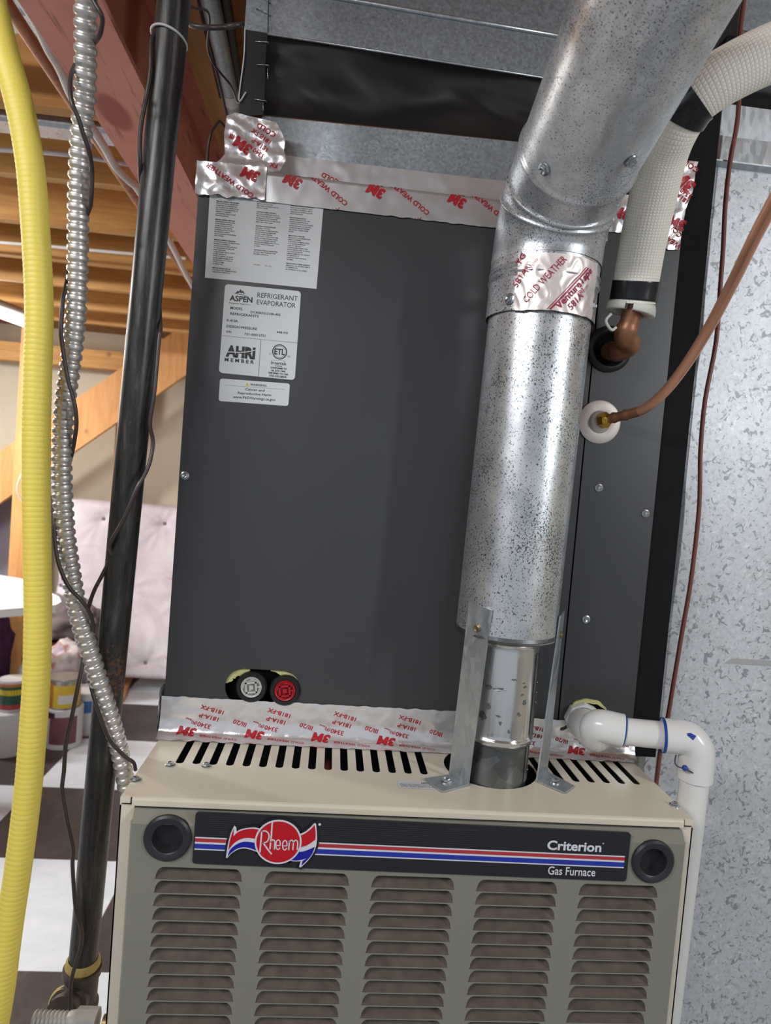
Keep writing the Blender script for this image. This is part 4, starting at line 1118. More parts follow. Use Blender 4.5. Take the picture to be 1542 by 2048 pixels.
ct0, ct1 = Vector((XL0, SY, zc - .004)), Vector((XR, SY, zc + .008))
strip('collar', (cb0, cb1), (ct0, ct1), 'galv', sup, 4, 2)
vt0 = on(489, 60); vt1 = on(1058, 151); k_ = (XR - vt0.x) / (vt1.x - vt0.x); vt1 = vt0.lerp(vt1, k_)
def can_fn(u, v):
    e = sin(pi * v) ** .7 if 0 < v < 1 else 0
    w1 = noise.noise(Vector((u * 7, v * 2.2, 3))) * .014 + noise.noise(Vector((u * 18 + v * 5, v * 4, 1))) * .003
    sag = .024 * e + e * w1 + .012 * e * sin((u * 3 - v) * 3.2)
    return Vector((0, sag, 0))
strip('canvas_connector', (ct0 + Vector((-.018, -.002, 0)), ct1), (vt0 + Vector((.0, .003, .004)), vt1 + Vector((0, .003, .004))), 'canvas', sup, 70, 22, can_fn)
ut0 = vt0 + Vector((0, 0, .34)); ut1 = vt1 + Vector((0, 0, .34))
strip('upper_duct', (vt0, vt1), (ut0, ut1), 'galv', sup, 4, 2)
# seam bead, hemmed lower edge and corner lap with staples
s0, s1 = at(692, 0, SY), at(1087, 68, SY); dv = (s1 - s0); s0 = s0 - dv * (s0.x - vt0.x) / dv.x; s1 = s0 + dv * (XR - s0.x) / dv.x
bm = bmesh.new(); sweep(bm, [s0 + Vector((0, -.001, 0)), s1 + Vector((0, -.001, 0))], .0028, 8); from_bm('standing_seam', bm, 'galv_light', sup)
bm = bmesh.new(); sweep(bm, [vt0, vt1], .0016, 6); from_bm('hemmed_edge', bm, 'galv_light', sup)
lap = bmesh.new()
l0, l1 = on(537, 0), on(535, 62); 
lap.faces.new([lap.verts.new(p + Vector((0, -.0012, 0))) for p in (vt0 + Vector((.0, 0, .06)), on(537, -20), on(535, 66), vt0)])
from_bm('corner_lap', lap, 'galv', sup)
lap = bmesh.new(); q = [on(486, 62), on(536, 70), on(531, 130), on(530, 185), on(527, 232), on(480, 236), on(483, 180), on(488, 120)]
lap.faces.new([lap.verts.new(p + Vector((0, -.0035, 0))) for p in q]); from_bm('canvas_lap', lap, 'canvas', sup)
for (x0_, y0_, x1_, y1_) in ((513, 20, 534, 30), (512, 88, 537, 89), (515, 134, 538, 135), (510, 203, 533, 206), (536, 142, 536, 160), (527, 210, 527, 224), (530, 2, 536, 6), (513, 18, 520, 21)):
    a_, b_ = on(x0_, y0_) + Vector((0, -.0048, 0)), on(x1_, y1_) + Vector((0, -.0048, 0))
    bm = bmesh.new(); sweep(bm, [a_ + Vector((0, .004, 0)), a_, b_, b_ + Vector((0, .004, 0))], .0006, 6); from_bm('staple', bm, 'galv_light', sup)
# loose corner threads of the canvas
tube('canvas_thread', smooth_path([on(491, 62) + Vector((0, -.005, 0)), on(489, 120) + Vector((0, -.006, 0)), on(479, 205) + Vector((0, -.006, 0)), on(493, 190) + Vector((0, -.006, 0))], 5), .0008, 'white_plastic', sup, 6)

# ================================================================== FOIL TAPE
def foil(name, label, P0, U, V, nu, nv, N=(0, -1, 0), amp=.0012, fr=60, mat='foil', bend=None, edge=.0006, seed=0, texts=(), ink='red_ink', group=None, base=.0012):
    """sheet P0 + u*U + v*V (u,v in 0..1) with creases; bend(u,v) adds a real-space offset; texts lie on it"""
    P0, U, V, N = Vector(P0), Vector(U), Vector(V), Vector(N)
    Lu, Lv = U.length, V.length
    def f(u, v, lift=0.0):
        p = P0 + U * u + V * v
        if bend: p = p + bend(u, v)
        q = Vector((u * Lu * fr, v * Lv * fr, seed))
        cr = (abs(noise.noise(q)) * -1.4 + .5 + .5 * noise.noise(q * 2.3)) * amp
        wob = noise.noise(Vector((u * Lu * 90, round(v), seed + 5))) * edge * 3 * (1 if v in (0, 1) else 0)
        return p + N * (base + max(-.0008, cr) + lift) + V.normalized() * wob
    bm = bmesh.new(); G = [[bm.verts.new(f(i / nu, k / nv)) for k in range(nv + 1)] for i in range(nu + 1)]
    for i in range(nu):
        for k in range(nv): bm.faces.new((G[i][k], G[i + 1][k], G[i + 1][k + 1], G[i][k + 1])).smooth = True
    o = from_bm(name, bm, mat); 
    for p in o.data.polygons: p.use_smooth = True
    tag(o, label, 'tape', group)
    if texts:
        ik = Ink(lambda a, b: f(min(1, max(0, a / Lu)), min(1, max(0, b / Lv)), .0006))
        for (st, u, v, h, rot, bold, mi) in texts:
            ik.text(st, u, v, h, rot=rot, bold=bold, mi=mi, sub=.004, shear=.12 if st == '3M' else 0)
        ik.done('tape_printing', ink, o)
    return o
def tape_text(n, pitch, u0, order, big=.011, vo=0.0, rot=172):
    L = []
    for i in range(n):
        u = u0 + i * pitch
        if 'b' in order: L.append(('3M', u + .022, .026 + vo, big, rot, .09, 0))
        if 'n' in order:
            L += [('3340', u + .036, .0400 + vo, .0052, rot - 6, .02, 0), ('181A-P', u + .040, .0475 + vo, .0052, rot - 4, .02, 0), ('181B-FX', u + .044, .0555 + vo, .0055, rot - 4, .02, 0), ('III/20', u + .070, .040 + vo, .0052, rot - 6, .02, 0)]
            L.append(('UL LISTED', u + .014, .0440 + vo, .0022, rot - 6, .02, 0)); L.append(('(R)', u + .020, .0415 + vo, .0040, rot - 6, .02, 0))
        if 'c' in order: L.append(('COLD WEATHER', u + .078, .0120 + vo, .0048, rot - 2, .02, 0))
    return L
# strip along the foot of the coil cabinet: up the face, then out on to the furnace top
def foot_bend(u, v):
    # v 0 = on the furnace top, .28 = the inside corner, 1 = on the coil face
    if v < .26: return Vector((0, 0, -v * .062 + .0003 + .004 * (v / .26) ** 2))
    return Vector((0, 0, 0))
def foot(name, lab, x0, x1, seed, zt0=.054, zt1=.054, texts=()):
    # path in (y,z) by v
    def bend(u, v):
        zt = zt0 + (zt1 - zt0) * u
        if v < .3:
            k = v / .3; y = S - .019 + .014 * k; z = .0008 + .0055 * k * k
        else:
            k = (v - .3) / .7; y = S - .005 + .0042 * min(1, k * 3); z = .0063 + (zt - .0063) * k
        return Vector((0, y, T + z)) - Vector((0, 0, v * .075))
    return foil(name, lab, (x0, 0, 0), (x1 - x0, 0, 0), (0, 0, .075), int((x1 - x0) * 320), 22, (0, -.8, .6), .0011, 42, 'foil', bend, .0005, seed, texts, base=.0006)
tx = [('3M', .058 + .0, .0150, .0125, 174, .10, 0)]
def foot_text(n, u0, pitch=.0855):
    L = []
    for i in range(n):
        u = u0 + pitch * i
        L += [('3M', u + .038, .0270, .0125, 172, .055, 0), ('3340', u + .055, .0340, .0062, 168, .02, 0), ('(R)', u + .037, .0370, .0042, 168, .02, 0), ('listed', u + .030, .0405, .0026, 160, .02, 0),
              ('181A-P', u + .064, .0450, .0062, 166, .02, 0), ('181B-FX', u + .070, .0560, .0062, 164, .02, 0), ('III/20', u - .0 + .100, .0390, .0062, 164, .02, 0), ('COLD WEATHER', u + .090, .0130, .0044, 172, .01, 0)]
    return L
foot('foil_tape', 'foil tape sealing the foot of the coil cabinet, left of the flue', -.003, .382, 1, .0500, .0505, foot_text(4, .010))
foot('foil_tape', 'foil tape sealing the foot of the coil cabinet, right of the flue', .380, .628, 4, .0490, .0440, foot_text(2, .055))
foil('foil_tape', 'crumpled foil tape end wrapped round the lower left coil corner', (-.0035, S - .004, T + .002), (0, .05, 0), (0, 0, .058), 14, 16, (-1, 0, 0), .002, 80, 'foil', None, .001, 8)
# top strip along the head of the coil cabinet
def head_bend(u, v):
    y = 0
    if v > .72: y = (v - .72) / .28 * .034
    return Vector((0, y, 0)) + Vector((0, 0, -.004 * max(0, (v - .72) / .28)))
def head_text(n, u0, pitch=.104):
    L = []
    for i in range(n):
        u = u0 + pitch * i
        L += [('3M', u + .034, .0300, .0120, 160, .055, 0), ('COLD WEATHER', u + .092, .0105, .0062, 147, .02, 0), ('X-FX', u + .082, .0030, .0052, 196, .02, 0), ('B-FX', u + .030, .0400, .0050, 190, .02, 0), ('COLD', u + .073, .0520, .0052, 170, .02, 0)]
    return L
foil('foil_tape', 'long smooth foil tape strip along the head of the coil cabinet', (.058, S - .0005, T + .681), (.465, 0, .0), (0, 0, .050), 160, 16, (0, -1, 0), .0007, 26, 'foil_flat', head_bend, .0004, 12, head_text(4, .035))
foil('foil_tape', 'narrow foil tape strip along the bottom of the galvanised collar', (XL0 + .008, SY - .0006, T + .716), (.50, 0, .002), (0, 0, .042), 160, 14, (0, -1, 0), .0009, 30, 'foil_flat', None, .0004, 17,
     [('COLD', .098, .018, .0062, 160, .02, 0), ('(R)', .150, .016, .0050, 190, .02, 0), ('COLD', .30, .012, .0060, 165, .02, 0)])
def corner_bend(u, v):
    return Vector((-.004 * v, .010 * v * v, -.012 * (u - .5) ** 2))
foil('foil_tape', 'crumpled foil tape over the upper left corner of the coil cabinet', (-.003, S - .003, T + .680), (.085, 0, .002), (0, 0, .040), 50, 26, (0, -1, 0), .0018, 42, 'foil', None, .001, 21,
     [('COLD WEATHER', .072, .0050, .0062, 150, .02, 0), ('3M', .078, .0310, .0120, 162, .055, 0)])
# crumpled wad climbing on to the collar, with a torn outline
def wad(name, label, outline, seed, texts, tuv, N=(0, -1, 0), amp=.0024, ink='red_ink', dep=lambda p: 0):
    """irregular patch from a pixel outline, re-gridded and creased"""
    pts = [Vector((p.x, p.z, 0)) for p in outline]
    bm = bmesh.new(); tr = tessellate_polygon([pts]); vs = [bm.verts.new(p) for p in pts]
    for t_ in tr: bm.faces.new([vs[i] for i in t_])
    for _ in range(6):
        es = [e for e in bm.edges if e.calc_length() > .0035]
        if not es: break
        bmesh.ops.subdivide_edges(bm, edges=es, cuts=1); bmesh.ops.triangulate(bm, faces=[f for f in bm.faces if len(f.verts) > 3])
    Y0 = outline[0].y
    def f(x, z, lift=0):
        q = Vector((x * 48, z * 48, seed)); cr = (abs(noise.noise(q)) * -1.5 + .6 + .6 * noise.noise(q * 2.4)) * amp
        return Vector((x, Y0 - max(0, cr) - .0008 - lift + dep(Vector((x, 0, z))), z))
    for v in bm.verts: v.co = f(v.co.x, v.co.y)
    o = from_bm(name, bm, 'foil')
    for p in o.data.polygons: p.use_smooth = True
    tag(o, label, 'tape')
    if texts:
        ik = Ink(lambda a, b: f(a, b, .0007))
        for (st, px, py, h, rot, bold) in texts:
            P = at(px, py, Y0); ik.text(st, P.x, P.z, h, rot=rot, bold=bold, sub=.003)
        ik.done('tape_printing', ink, o)
    return o
yk = S + .012
wad('foil_tape', 'torn crumpled foil tape wad climbing on to the galvanised collar', [at(x, y, yk) for x, y in ((454, 232), (470, 226), (510, 236), (553, 246), (562, 262), (570, 282), (568, 300), (572, 322), (560, 345), (520, 352), (470, 350), (438, 345), (418, 340), (440, 322), (450, 310), (449, 268))], 31,
    [('COLD', 553, 268, .0066, 155, .015), ('181B-FX', 543, 284, .0056, 150, .015), ('181A-P', 537, 299, .0056, 150, .015), ('3340', 530, 312, .0056, 150, .015), ('3M', 506, 296, .0125, 150, .05), ('III', 470, 272, .0060, 165, .03), ('FX', 556, 330, .006, 170, .02)], None, dep=lambda p: -.010 * max(0, (T + .735 - p.z) / .05))
# right end: tape over the corner beside the insulated line
yr = S - .002
wad('foil_tape', 'foil tape hanging over the upper right corner of the coil cabinet', [at(x, y, yr) for x, y in ((1290, 330), (1372, 322), (1396, 324), (1390, 345), (1384, 385), (1370, 420), (1362, 470), (1358, 500), (1335, 500), (1290, 470))], 41,
    [('COLD', 1397, 338, .007, 155, .02), ('3M', 1390, 372, .016, 140, .055), ('3340', 1384, 392, .0062, 150, .02), ('181A', 1376, 402, .0062, 150, .02), ('3M', 1372, 445, .013, 165, .055), ('COLD', 1364, 470, .0065, 140, .02), ('WEATHER', 1362, 492, .0065, 150, .02)], None, amp=.0016)
wad('foil_tape', 'short foil tape piece between the flue and the insulated line', [at(x, y, yr) for x, y in ((1196, 385), (1300, 395), (1296, 470), (1190, 462))], 43,
    [('3M', 1260, 425, .013, 165, .055)], None, amp=.0022)

# ================================================================== FLUE
flue = thing('flue_vent_pipe', 'galvanised flue pipe rising from the furnace and bending to the camera', 'flue pipe')
def vcyl(name, z0, z1, r, mat, beads=(), lean=0, crimp=0, seg=64):
    pr = []; n = 60; zs = sorted(set([z0 + (z1 - z0) * i / n for i in range(n + 1)] + [b + d for b, _ in beads for d in (-.004, -.002, 0, .002, .004)]))
    for z in zs:
        rr = r
        for b, h in beads: rr += h * math.exp(-((z - b) / .0022) ** 2)
        pr.append((z - z0, rr))
    return lathe(name, [(d * sqrt(1 + lean ** 2), r_) for d, r_ in pr], (CX, CY, T + z0), (lean, 0, 1), mat, flue, seg, False)
CX, CY = .4165, .0900
vcyl('flue_collar', -.012, .052, .0392, 'galv_dark', [(.0485, .0016)])
vcyl('draft_connector', .050, .1780, .0412, 'galv_shiny', [(.0545, .0022), (.1690, .0020)])
CX2 = .4240; LEAN = .0180
def bx(z): return .4155 + (z - .17) * LEAN
def big(name, z0, z1, r, mat, beads=()):
    global CX
    CX = bx(z0); o = vcyl(name, z0, z1, r, mat, beads, LEAN); CX = .4165; return o
big('vent_pipe', .1760, .5580, .0598, 'flue')
big('pipe_coupling', .5480, .6180, .0632, 'flue', [(.5900, .0020), (.5985, .0016)])
lathe('pipe_bottom_ring', [(0, .0405), (0.0, .0580), (.004, .0608), (.008, .0600)], (bx(.17), CY, T + .1735), (0, 0, 1), 'galv_dark', flue, 64, False)
# rolled seam and riveted strap on the small pipe
SA = radians(-42)
for (z0, z1, rr, mt) in ((.004, .047, .0398, 'galv_dark'), (.060, .158, .0420, 'galv_dark')):
    bm = bmesh.new()
    P_ = lambda a, z, r: Vector((.4165 + r * cos(a), .0900 + r * sin(a), T + z))
    G = []
    for k in range(5):
        a = SA - .0 + k * .07
        G.append([bm.verts.new(P_(a, z, rr + (.0012 if 0 < k < 4 else 0))) for z in (z0, (z0 + z1) / 2, z1)])
    for k in range(4):
        for q in range(2): bm.faces.new((G[k][q], G[k + 1][q], G[k + 1][q + 1], G[k][q + 1]))
    from_bm('pipe_seam', bm, mt, flue)
for a_, z_ in ((SA + .15, .112), (SA + .15, .124), (SA + .15, .100), (SA + .14, .034), (SA + .14, .025), (SA + .14, .018)):
    r_ = .0436 if z_ > .05 else .0412
    hexscrew((.4165 + r_ * cos(a_), .09 + r_ * sin(a_), T + z_), (cos(a_), sin(a_), 0), .0012, .0008, 'steel', flue, 'rivet', False, True)
# zinc scabs on the bright section
ik = Ink(lambda u, v: Vector((.4165 + .0415 * cos(u / .0415 - pi / 2), .09 + .0415 * sin(u / .0415 - pi / 2), T + v)))
random.seed(11)
for (u, v, sx, sz) in ((-.026, .118, .010, .006), (-.012, .117, .016, .005), (-.024, .096, .006, .010), (-.030, .082, .010, .012), (-.012, .086, .006, .003), (.016, .112, .008, .003), (.020, .103, .007, .008), (.013, .089, .006, .005), (-.009, .078, .004, .006), (.002, .069, .003, .005), (.019, .121, .006, .003), (.003, .130, .008, .003), (.016, .126, .005, .002)):
    ps = []
    for k in range(11):
        a = 2 * pi * k / 11; rr = random.uniform(.35, 1.15) if k % 2 else random.uniform(.8, 1.2)
        ps.append((u + cos(a) * sx * .5 * rr, v + sin(a) * sz * .5 * rr))
    ik.poly(ps, 0)
ik.done('zinc_blotches', 'zinc_spot', flue)
# elbow: mitred gores turning from upright to the near-level run
base = Vector((CX2, CY, T + .615)); Dh = Vector((-.012, -cos(radians(18)), sin(radians(18)))).normalized()
ang = radians(72); Rb = .085; cen = base + Vector((0, -Rb, 0))
jo = []
for i in range(5):
    a_ = ang * i / 4; jo.append(cen + Vector((-.003 * i / 4, Rb * cos(a_), Rb * sin(a_))))
pts = [base - Vector((0, 0, .004))] + jo[1:]
# gored surface: rings placed on the mitre planes
bm = bmesh.new(); rings = []; seg = 64
def ringat(c, d, r):
    d = d.normalized(); u = Vector((1, 0, 0)); u = (u - d * u.dot(d)).normalized(); v = d.cross(u)
    return [c + (u * cos(2 * pi * k / seg) + v * sin(2 * pi * k / seg)) * r for k in range(seg)]
seq = []
for i, (deg, bd) in enumerate(((0, 0), (24, 0), (44, 1), (60, 1), (72, 0))):
    a_ = radians(deg); d = Vector((0, -sin(a_), cos(a_)))
    c = cen + Vector((-.0, Rb * cos(a_), Rb * sin(a_)))
    for off, dr in ((-.003, 0), (-.0012, .0016), (.0, .0024), (.0012, .0016), (.003, 0)):
        seq.append((c + d * off, d, .0640 - .0002 * i + dr * bd))
for c, d, r in seq: rings.append([bm.verts.new(p) for p in ringat(c, d, r)])
for i in range(len(rings) - 1):
    for k in range(seg): bm.faces.new((rings[i][k], rings[i][(k + 1) % seg], rings[i + 1][(k + 1) % seg], rings[i + 1][k])).smooth = True
from_bm('elbow', bm, 'flue_near', flue)
endc = cen + Vector((0, Rb * cos(ang), Rb * sin(ang)))
bm = bmesh.new(); L = .62
pr = [(0, .0632), (.022, .0634), (.0255, .0640), (.028, .0656), (.0305, .0640), (.034, .0630), (L, .0622)]
rings = [[bm.verts.new(p) for p in ringat(endc + Dh * d_, Dh, r)] for d_, r in pr]
for i in range(len(rings) - 1):
    for k in range(seg): bm.faces.new((rings[i][k], rings[i][(k + 1) % seg], rings[i + 1][(k + 1) % seg], rings[i + 1][k])).smooth = True
from_bm('level_run', bm, 'flue_near', flue)
def scr_cyl(px, py, Y, n_, **k): hexscrew(at(px, py, Y), n_, k.pop('r', .0042), .0042, k.pop('mat', 'steel'), flue, **k)
# screws round the elbow and coupling
def cyl_hit(px, py, p, d, r):
    d = Vector(d).normalized(); q = ray(px, py).normalized(); w_ = CAM - Vector(p)
    a_, b_ = q - d * q.dot(d), w_ - d * w_.dot(d)
    A_, B_, C_ = a_.dot(a_), 2 * a_.dot(b_), b_.dot(b_) - r * r; D_ = B_ * B_ - 4 * A_ * C_
    t_ = (-B_ - sqrt(max(0, D_))) / (2 * A_); P = CAM + q * t_; n_ = (P - Vector(p)); n_ = (n_ - d * n_.dot(d)).normalized()
    return Vector(p) + d * (P - Vector(p)).dot(d) + n_ * r, n_
for px, py in ((1089, 338), (1262, 322)):
    P, n_ = cyl_hit(px, py, endc, Dh, .0636); hexscrew(P, n_, .0044, .0046, 'steel', flue)
for px, py in ((1020, 598), (1184, 612)):
    P, n_ = cyl_hit(px, py, (bx(.58), CY, T + .58), (LEAN, 0, 1), .0634); hexscrew(P, n_, .0042, .0045, 'steel', flue)

# foil tape patch stuck on the coupling
def cyl_map(cx, r, z0):
    return lambda a, v, d=0: Vector((cx + (r + d) * sin(a / r), CY - (r + d) * cos(a / r), T + z0 + v))
cm = cyl_map(bx(.6), .0640, .548)
cr = lambda u, v, d=0: cm(u, v, d + .0006 + max(0, (abs(noise.noise(Vector((u * 85, v * 60, 3)))) * -1.2 + .45)) * .0022)
bm = bmesh.new(); nu, nv = 60, 44; U0, U1, V0, V1 = -.0490, .0500, -.0010, .0610
G = [[None] * (nv + 1) for _ in range(nu + 1)]
for i in range(nu + 1):
    for k in range(nv + 1):
        u = U0 + (U1 - U0) * i / nu; v = V0 + (V1 - V0) * k / nv
        u += .003 * (k / nv - .5) + (.0015 * noise.noise(Vector((v * 90, i, 2))) if i in (0, nu) else 0)
        v += -.001 * (i / nu) + (.0015 * noise.noise(Vector((u * 90, k, 2))) if k in (0, nv) else 0)
        G[i][k] = bm.verts.new(cr(u, v))
for i in range(nu):
    for k in range(nv): bm.faces.new((G[i][k], G[i + 1][k], G[i + 1][k + 1], G[i][k + 1])).smooth = True
fp = from_bm('foil_tape', bm, 'foil_pink')
for p in fp.data.polygons: p.use_smooth = True
tag(fp, 'square foil tape patch with crimson printing on the flue coupling', 'tape')
ik = Ink(lambda u, v: cr(u, v, .0007))
ik.text('COLD WEATHER', -.0340, .0060, .0078, .062, rot=51, sub=.003)
ik.text('VentureTape', .0010, .0003, .0078, .062, rot=51, sub=.003, bold=.02)
ik.text('581A', .0152, .0012, .0074, rot=52, sub=.003, bold=.01); ik.text('(R)', .0245, .0180, .0055, rot=57, sub=.003); ik.text('LISTED', .0295, .0240, .0024, rot=57, sub=.003)
ik.text('581A', -.0470, .0240, .0068, rot=57, sub=.003, bold=.01); ik.text('(R)', -.0370, .0400, .0050, rot=57, sub=.003); ik.text('LISTED', -.0320, .0440, .0026, rot=57, sub=.003)
ik.text('TG', -.0460, .0480, .0066, rot=57, sub=.003, bold=.03)
c_, s_ = cos(radians(51)), sin(radians(51))
for o_, wd in ((.0, .0018), (-.0026, .0008)):
    n = 16
    for i in range(n):
        a0, a1 = i / n * .066, (i + 1) / n * .066
        bx0, by0 = -.0098 + o_, .0000
        ik.poly([(bx0 + a0 * c_ , by0 + a0 * s_), (bx0 + a1 * c_, by0 + a1 * s_), (bx0 + a1 * c_ + wd * s_, by0 + a1 * s_ - wd * c_), (bx0 + a0 * c_ + wd * s_, by0 + a0 * s_ - wd * c_)])
ik.done('tape_printing', 'pink_ink', fp)

# support straps with bent feet
def strap(label, B1, B2, O1, O2, T1, T2):
    t = thing('support_bracket', label, 'bracket', None)
    B1, B2, O1, O2, T1, T2 = [Vector(p) for p in (B1, B2, O1, O2, T1, T2)]
    th = .0016; Z = Vector((0, 0, 1)); m = 16; bm = bmesh.new(); A, Bk = [], []
    for k in range(m + 1):
        q = k / m; a, b = B1.lerp(T1, q), B2.lerp(T2, q); n = (b - a).cross(Z).normalized()
        if n.dot(O1 - B1) < 0: n = -n
        A.append((bm.verts.new(a), bm.verts.new(b))); Bk.append((bm.verts.new(a + n * th), bm.verts.new(b + n * th)))
    for k in range(m):
        bm.faces.new((A[k][0], A[k][1], A[k + 1][1], A[k + 1][0])); bm.faces.new((Bk[k][0], Bk[k + 1][0], Bk[k + 1][1], Bk[k][1]))
        bm.faces.new((A[k][0], A[k + 1][0], Bk[k + 1][0], Bk[k][0])); bm.faces.new((A[k][1], Bk[k][1], Bk[k + 1][1], A[k + 1][1]))
    for k, f in ((0, 1), (m, -1)): bm.faces.new((A[k][0], A[k][1], Bk[k][1], Bk[k][0]))
    v = [bm.verts.new(p) for p in (B1, B2, O2, O1)] + [bm.verts.new(p + Z * th) for p in (B1, B2, O2, O1)]
    for f in ((0, 1, 2, 3), (7, 6, 5, 4), (0, 4, 5, 1), (1, 5, 6, 2), (2, 6, 7, 3), (3, 7, 4, 0)): bm.faces.new([v[i] for i in f])
    from_bm('strap', bm, 'galv_light', t)
    fc = (B1 + B2 + O1 + O2) / 4 + Z * th; hexscrew(fc, (0, 0, 1), .0045, .0042, 'steel', t)
    q = .875; a, b = B1.lerp(T1, q), B2.lerp(T2, q); n = (b - a).cross(Z).normalized()
    if n.dot(O1 - B1) < 0: n = -n
    hexscrew((a + b) / 2 + n * th, n, .0042, .0028, 'brass_dull', t, 'screw', False, True)
    return t
strap('galvanised strap bracket on the left of the flue base', (.3600, .0790, T + .0008), (.3790, .0550, T + .0008), (.3265, .0640, T + .0008), (.3440, .0340, T + .0008), (.3612, .0578, T + .216), (.3835, .0372, T + .212))
strap('galvanised strap bracket on the right of the flue base', (.4650, .0735, T + .0008), (.4870, .1010, T + .0008), (.4905, .0440, T + .0008), (.5090, .0630, T + .0008), (.4690, .0580, T + .206), (.4830, .0840, T + .208))

# ================================================================== SUCTION LINE
suc = thing('insulated_suction_line', 'white netted insulated refrigerant pipe curving up to the right', 'pipe')
low = [at(1265, 606, .098), at(1283, 500, .080), at(1304, 400, .055), at(1326, 310, .025), at(1348, 255, .000), at(1376, 208, -.018)]
P_low = smooth_path(low, 14)
tube('insulation', P_low, .0262, 'insul', suc, 40, True, True)
upp = [at(1374, 210, -.016), at(1400, 186, -.026), at(1440, 158, -.036), at(1500, 126, -.045), at(1570, 96, -.052), at(1680, 56, -.060)]
P_up = smooth_path(upp, 14)
tube('insulation', P_up, .0265, 'insul', suc, 40, True, True)
d0 = (P_low[10] - P_low[0]).normalized()
q0 = at(1268, 594, .0960)
pb = smooth_path([at(1266, 602, .0976), at(1270, 580, .0945), at(1273, 562, .0915)], 6); tube('vinyl_tape_band', pb, [.0275 + .0004 * (i % 2) for i in range(len(pb))], 'tape_black', suc, 40, False)
pb = smooth_path([at(1360, 233, -.008), at(1377, 207, -.018), at(1394, 191, -.024)], 6); tube('vinyl_tape_band', pb, .0283, 'tape_black', suc, 40, False)
# flared foam end with a slit
e1, e2 = at(1264, 606, .0978), at(1259, 628, .1010); de = (e2 - e1).normalized(); u_ = Vector((1, 0, 0)); u_ = (u_ - de * u_.dot(de)).normalized(); v_ = de.cross(u_)
bm = bmesh.new(); R0 = []
for L_, r in ((0, .0258), (.004, .0275), (.011, .0285), (.0125, .0275), (.0125, .0165), (.002, .0160)):
    ring_ = []
    for k in range(46):
        a = radians(118 + 10 + k * (340 / 45)); rr = r * (1 + .05 * sin(a * 2 + 1)); ring_.append(bm.verts.new(e1 + de * (L_ + .004 * sin(a + 2.4) * (L_ > .003)) + (u_ * cos(a) + v_ * sin(a)) * rr))
    R0.append(ring_)
for i in range(len(R0) - 1):
    for k in range(45): bm.faces.new((R0[i][k], R0[i][k + 1], R0[i + 1][k + 1], R0[i + 1][k])).smooth = True
from_bm('insulation_end', bm, 'insul_plain', suc)
g = cp(.5390, .5430, .02)
pth = smooth_path([g + Vector((0, .01, -.004)), cp(.5400, .5400, -.004), cp(.5440, .5370, -.024), cp(.5490, .5420, -.041), at(1250, 672, .108), at(1262, 635, .100), at(1266, 600, .0965)], 8)
rad_ = [.0118 + (.0014 if 14 <= i <= 36 else 0) for i in range(len(pth))]
tube('copper_elbow', pth, rad_, 'copper_old', suc, 28)
tube('loose_tie', smooth_path([at(1222, 628, .09), at(1212, 640, .088), at(1216, 652, .088), at(1224, 660, .09), at(1232, 655, .092)], 6), .0018, 'insul_plain', suc, 8)

# ================================================================== LIQUID LINE
liq = thing('copper_liquid_line', 'bright copper tube curving from a brass fitting to the right edge', 'pipe')
c0_ = cp(.5365, .4490, -.0062)
nd = (at(1240, 832, .135) - c0_).normalized()
lathe('brass_nut', [(0, .0090), (.001, .0105), (.009, .0105), (.010, .0090), (.014, .0062)], c0_, (nd.x * .8, -1, nd.z * .3), 'brass', liq, 6)
pl_ = [c0_ + Vector((.001, -.008, .0)), at(1222, 837, .143), at(1250, 830, .128), at(1288, 818, .105), at(1330, 783, .075), at(1375, 725, .040), at(1420, 652, .000), at(1465, 566, -.050), at(1510, 474, -.105), at(1560, 380, -.155), at(1610, 290, -.2)]
P_ = smooth_path(pl_, 10); P_, _L = resample(P_, .004)
tube('tube', P_, .0060, 'copper', liq, 20)
q = [p for p in P_ if (p - P_[0]).length < .050]
tube('brazed_end', q, [.0062 + (.0012 if i in (3, 7) else 0) for i in range(len(q))], 'copper_old', liq, 20)

# ================================================================== RETURN DUCT
ret = thing('return_air_duct', 'tall spangled galvanised return duct right of the furnace', 'duct')
RY = .25
XD = at(1300, 1330, RY).x
def strip2(name, x0, x1, z0, z1, y, mat, side=.5, crease=True):
    bm = bmesh.new()
    xs_ = [(x0 - .0, y + .004), (x0 + .004, y)] + ([(x0 + .022, y), (x0 + .0245, y + .0014), (x0 + .027, y)] if crease else []) + [(x1, y)]
    a = [bm.verts.new((x, yy, z0)) for x, yy in xs_]; b = [bm.verts.new((x, yy, z1)) for x, yy in xs_]
    for i in range(len(xs_) - 1): bm.faces.new((a[i], a[i + 1], b[i + 1], b[i]))
    c_ = [bm.verts.new((x0, y + side, z)) for z in (z0, z1)]; bm.faces.new((a[0], b[0], c_[1], c_[0]))
    d_ = [bm.verts.new((x1, y + side, z)) for z in (z0, z1)]; bm.faces.new((a[-1], b[-1], d_[1], d_[0]))
    return from_bm(name, bm, mat, ret)
zf = at(1470, 336, RY).z; ztop_c = at(1500, 203, RY).z
strip2('duct_wall', XD, XD + .62, .02, zf, RY, 'duct')
strip2('duct_collar', XD + .004, XD + .60, zf + .004, ztop_c, RY + .012, 'galv_light')
bm = bmesh.new()
za = at(1450, 272, RY).z
pr = [(RY + .006, za), (RY - .002, za - .001), (RY - .004, zf + .006), (RY - .014, zf + .002), (RY - .014, zf), (RY + .002, zf - .002)]
a = [bm.verts.new((XD - .004, y, z)) for y, z in pr]; b = [bm.verts.new((XD + .63, y, z)) for y, z in pr]
for i in range(len(pr) - 1): bm.faces.new((a[i], a[i + 1], b[i + 1], b[i]))
from_bm('mounting_flange', bm, 'galv_light', ret)
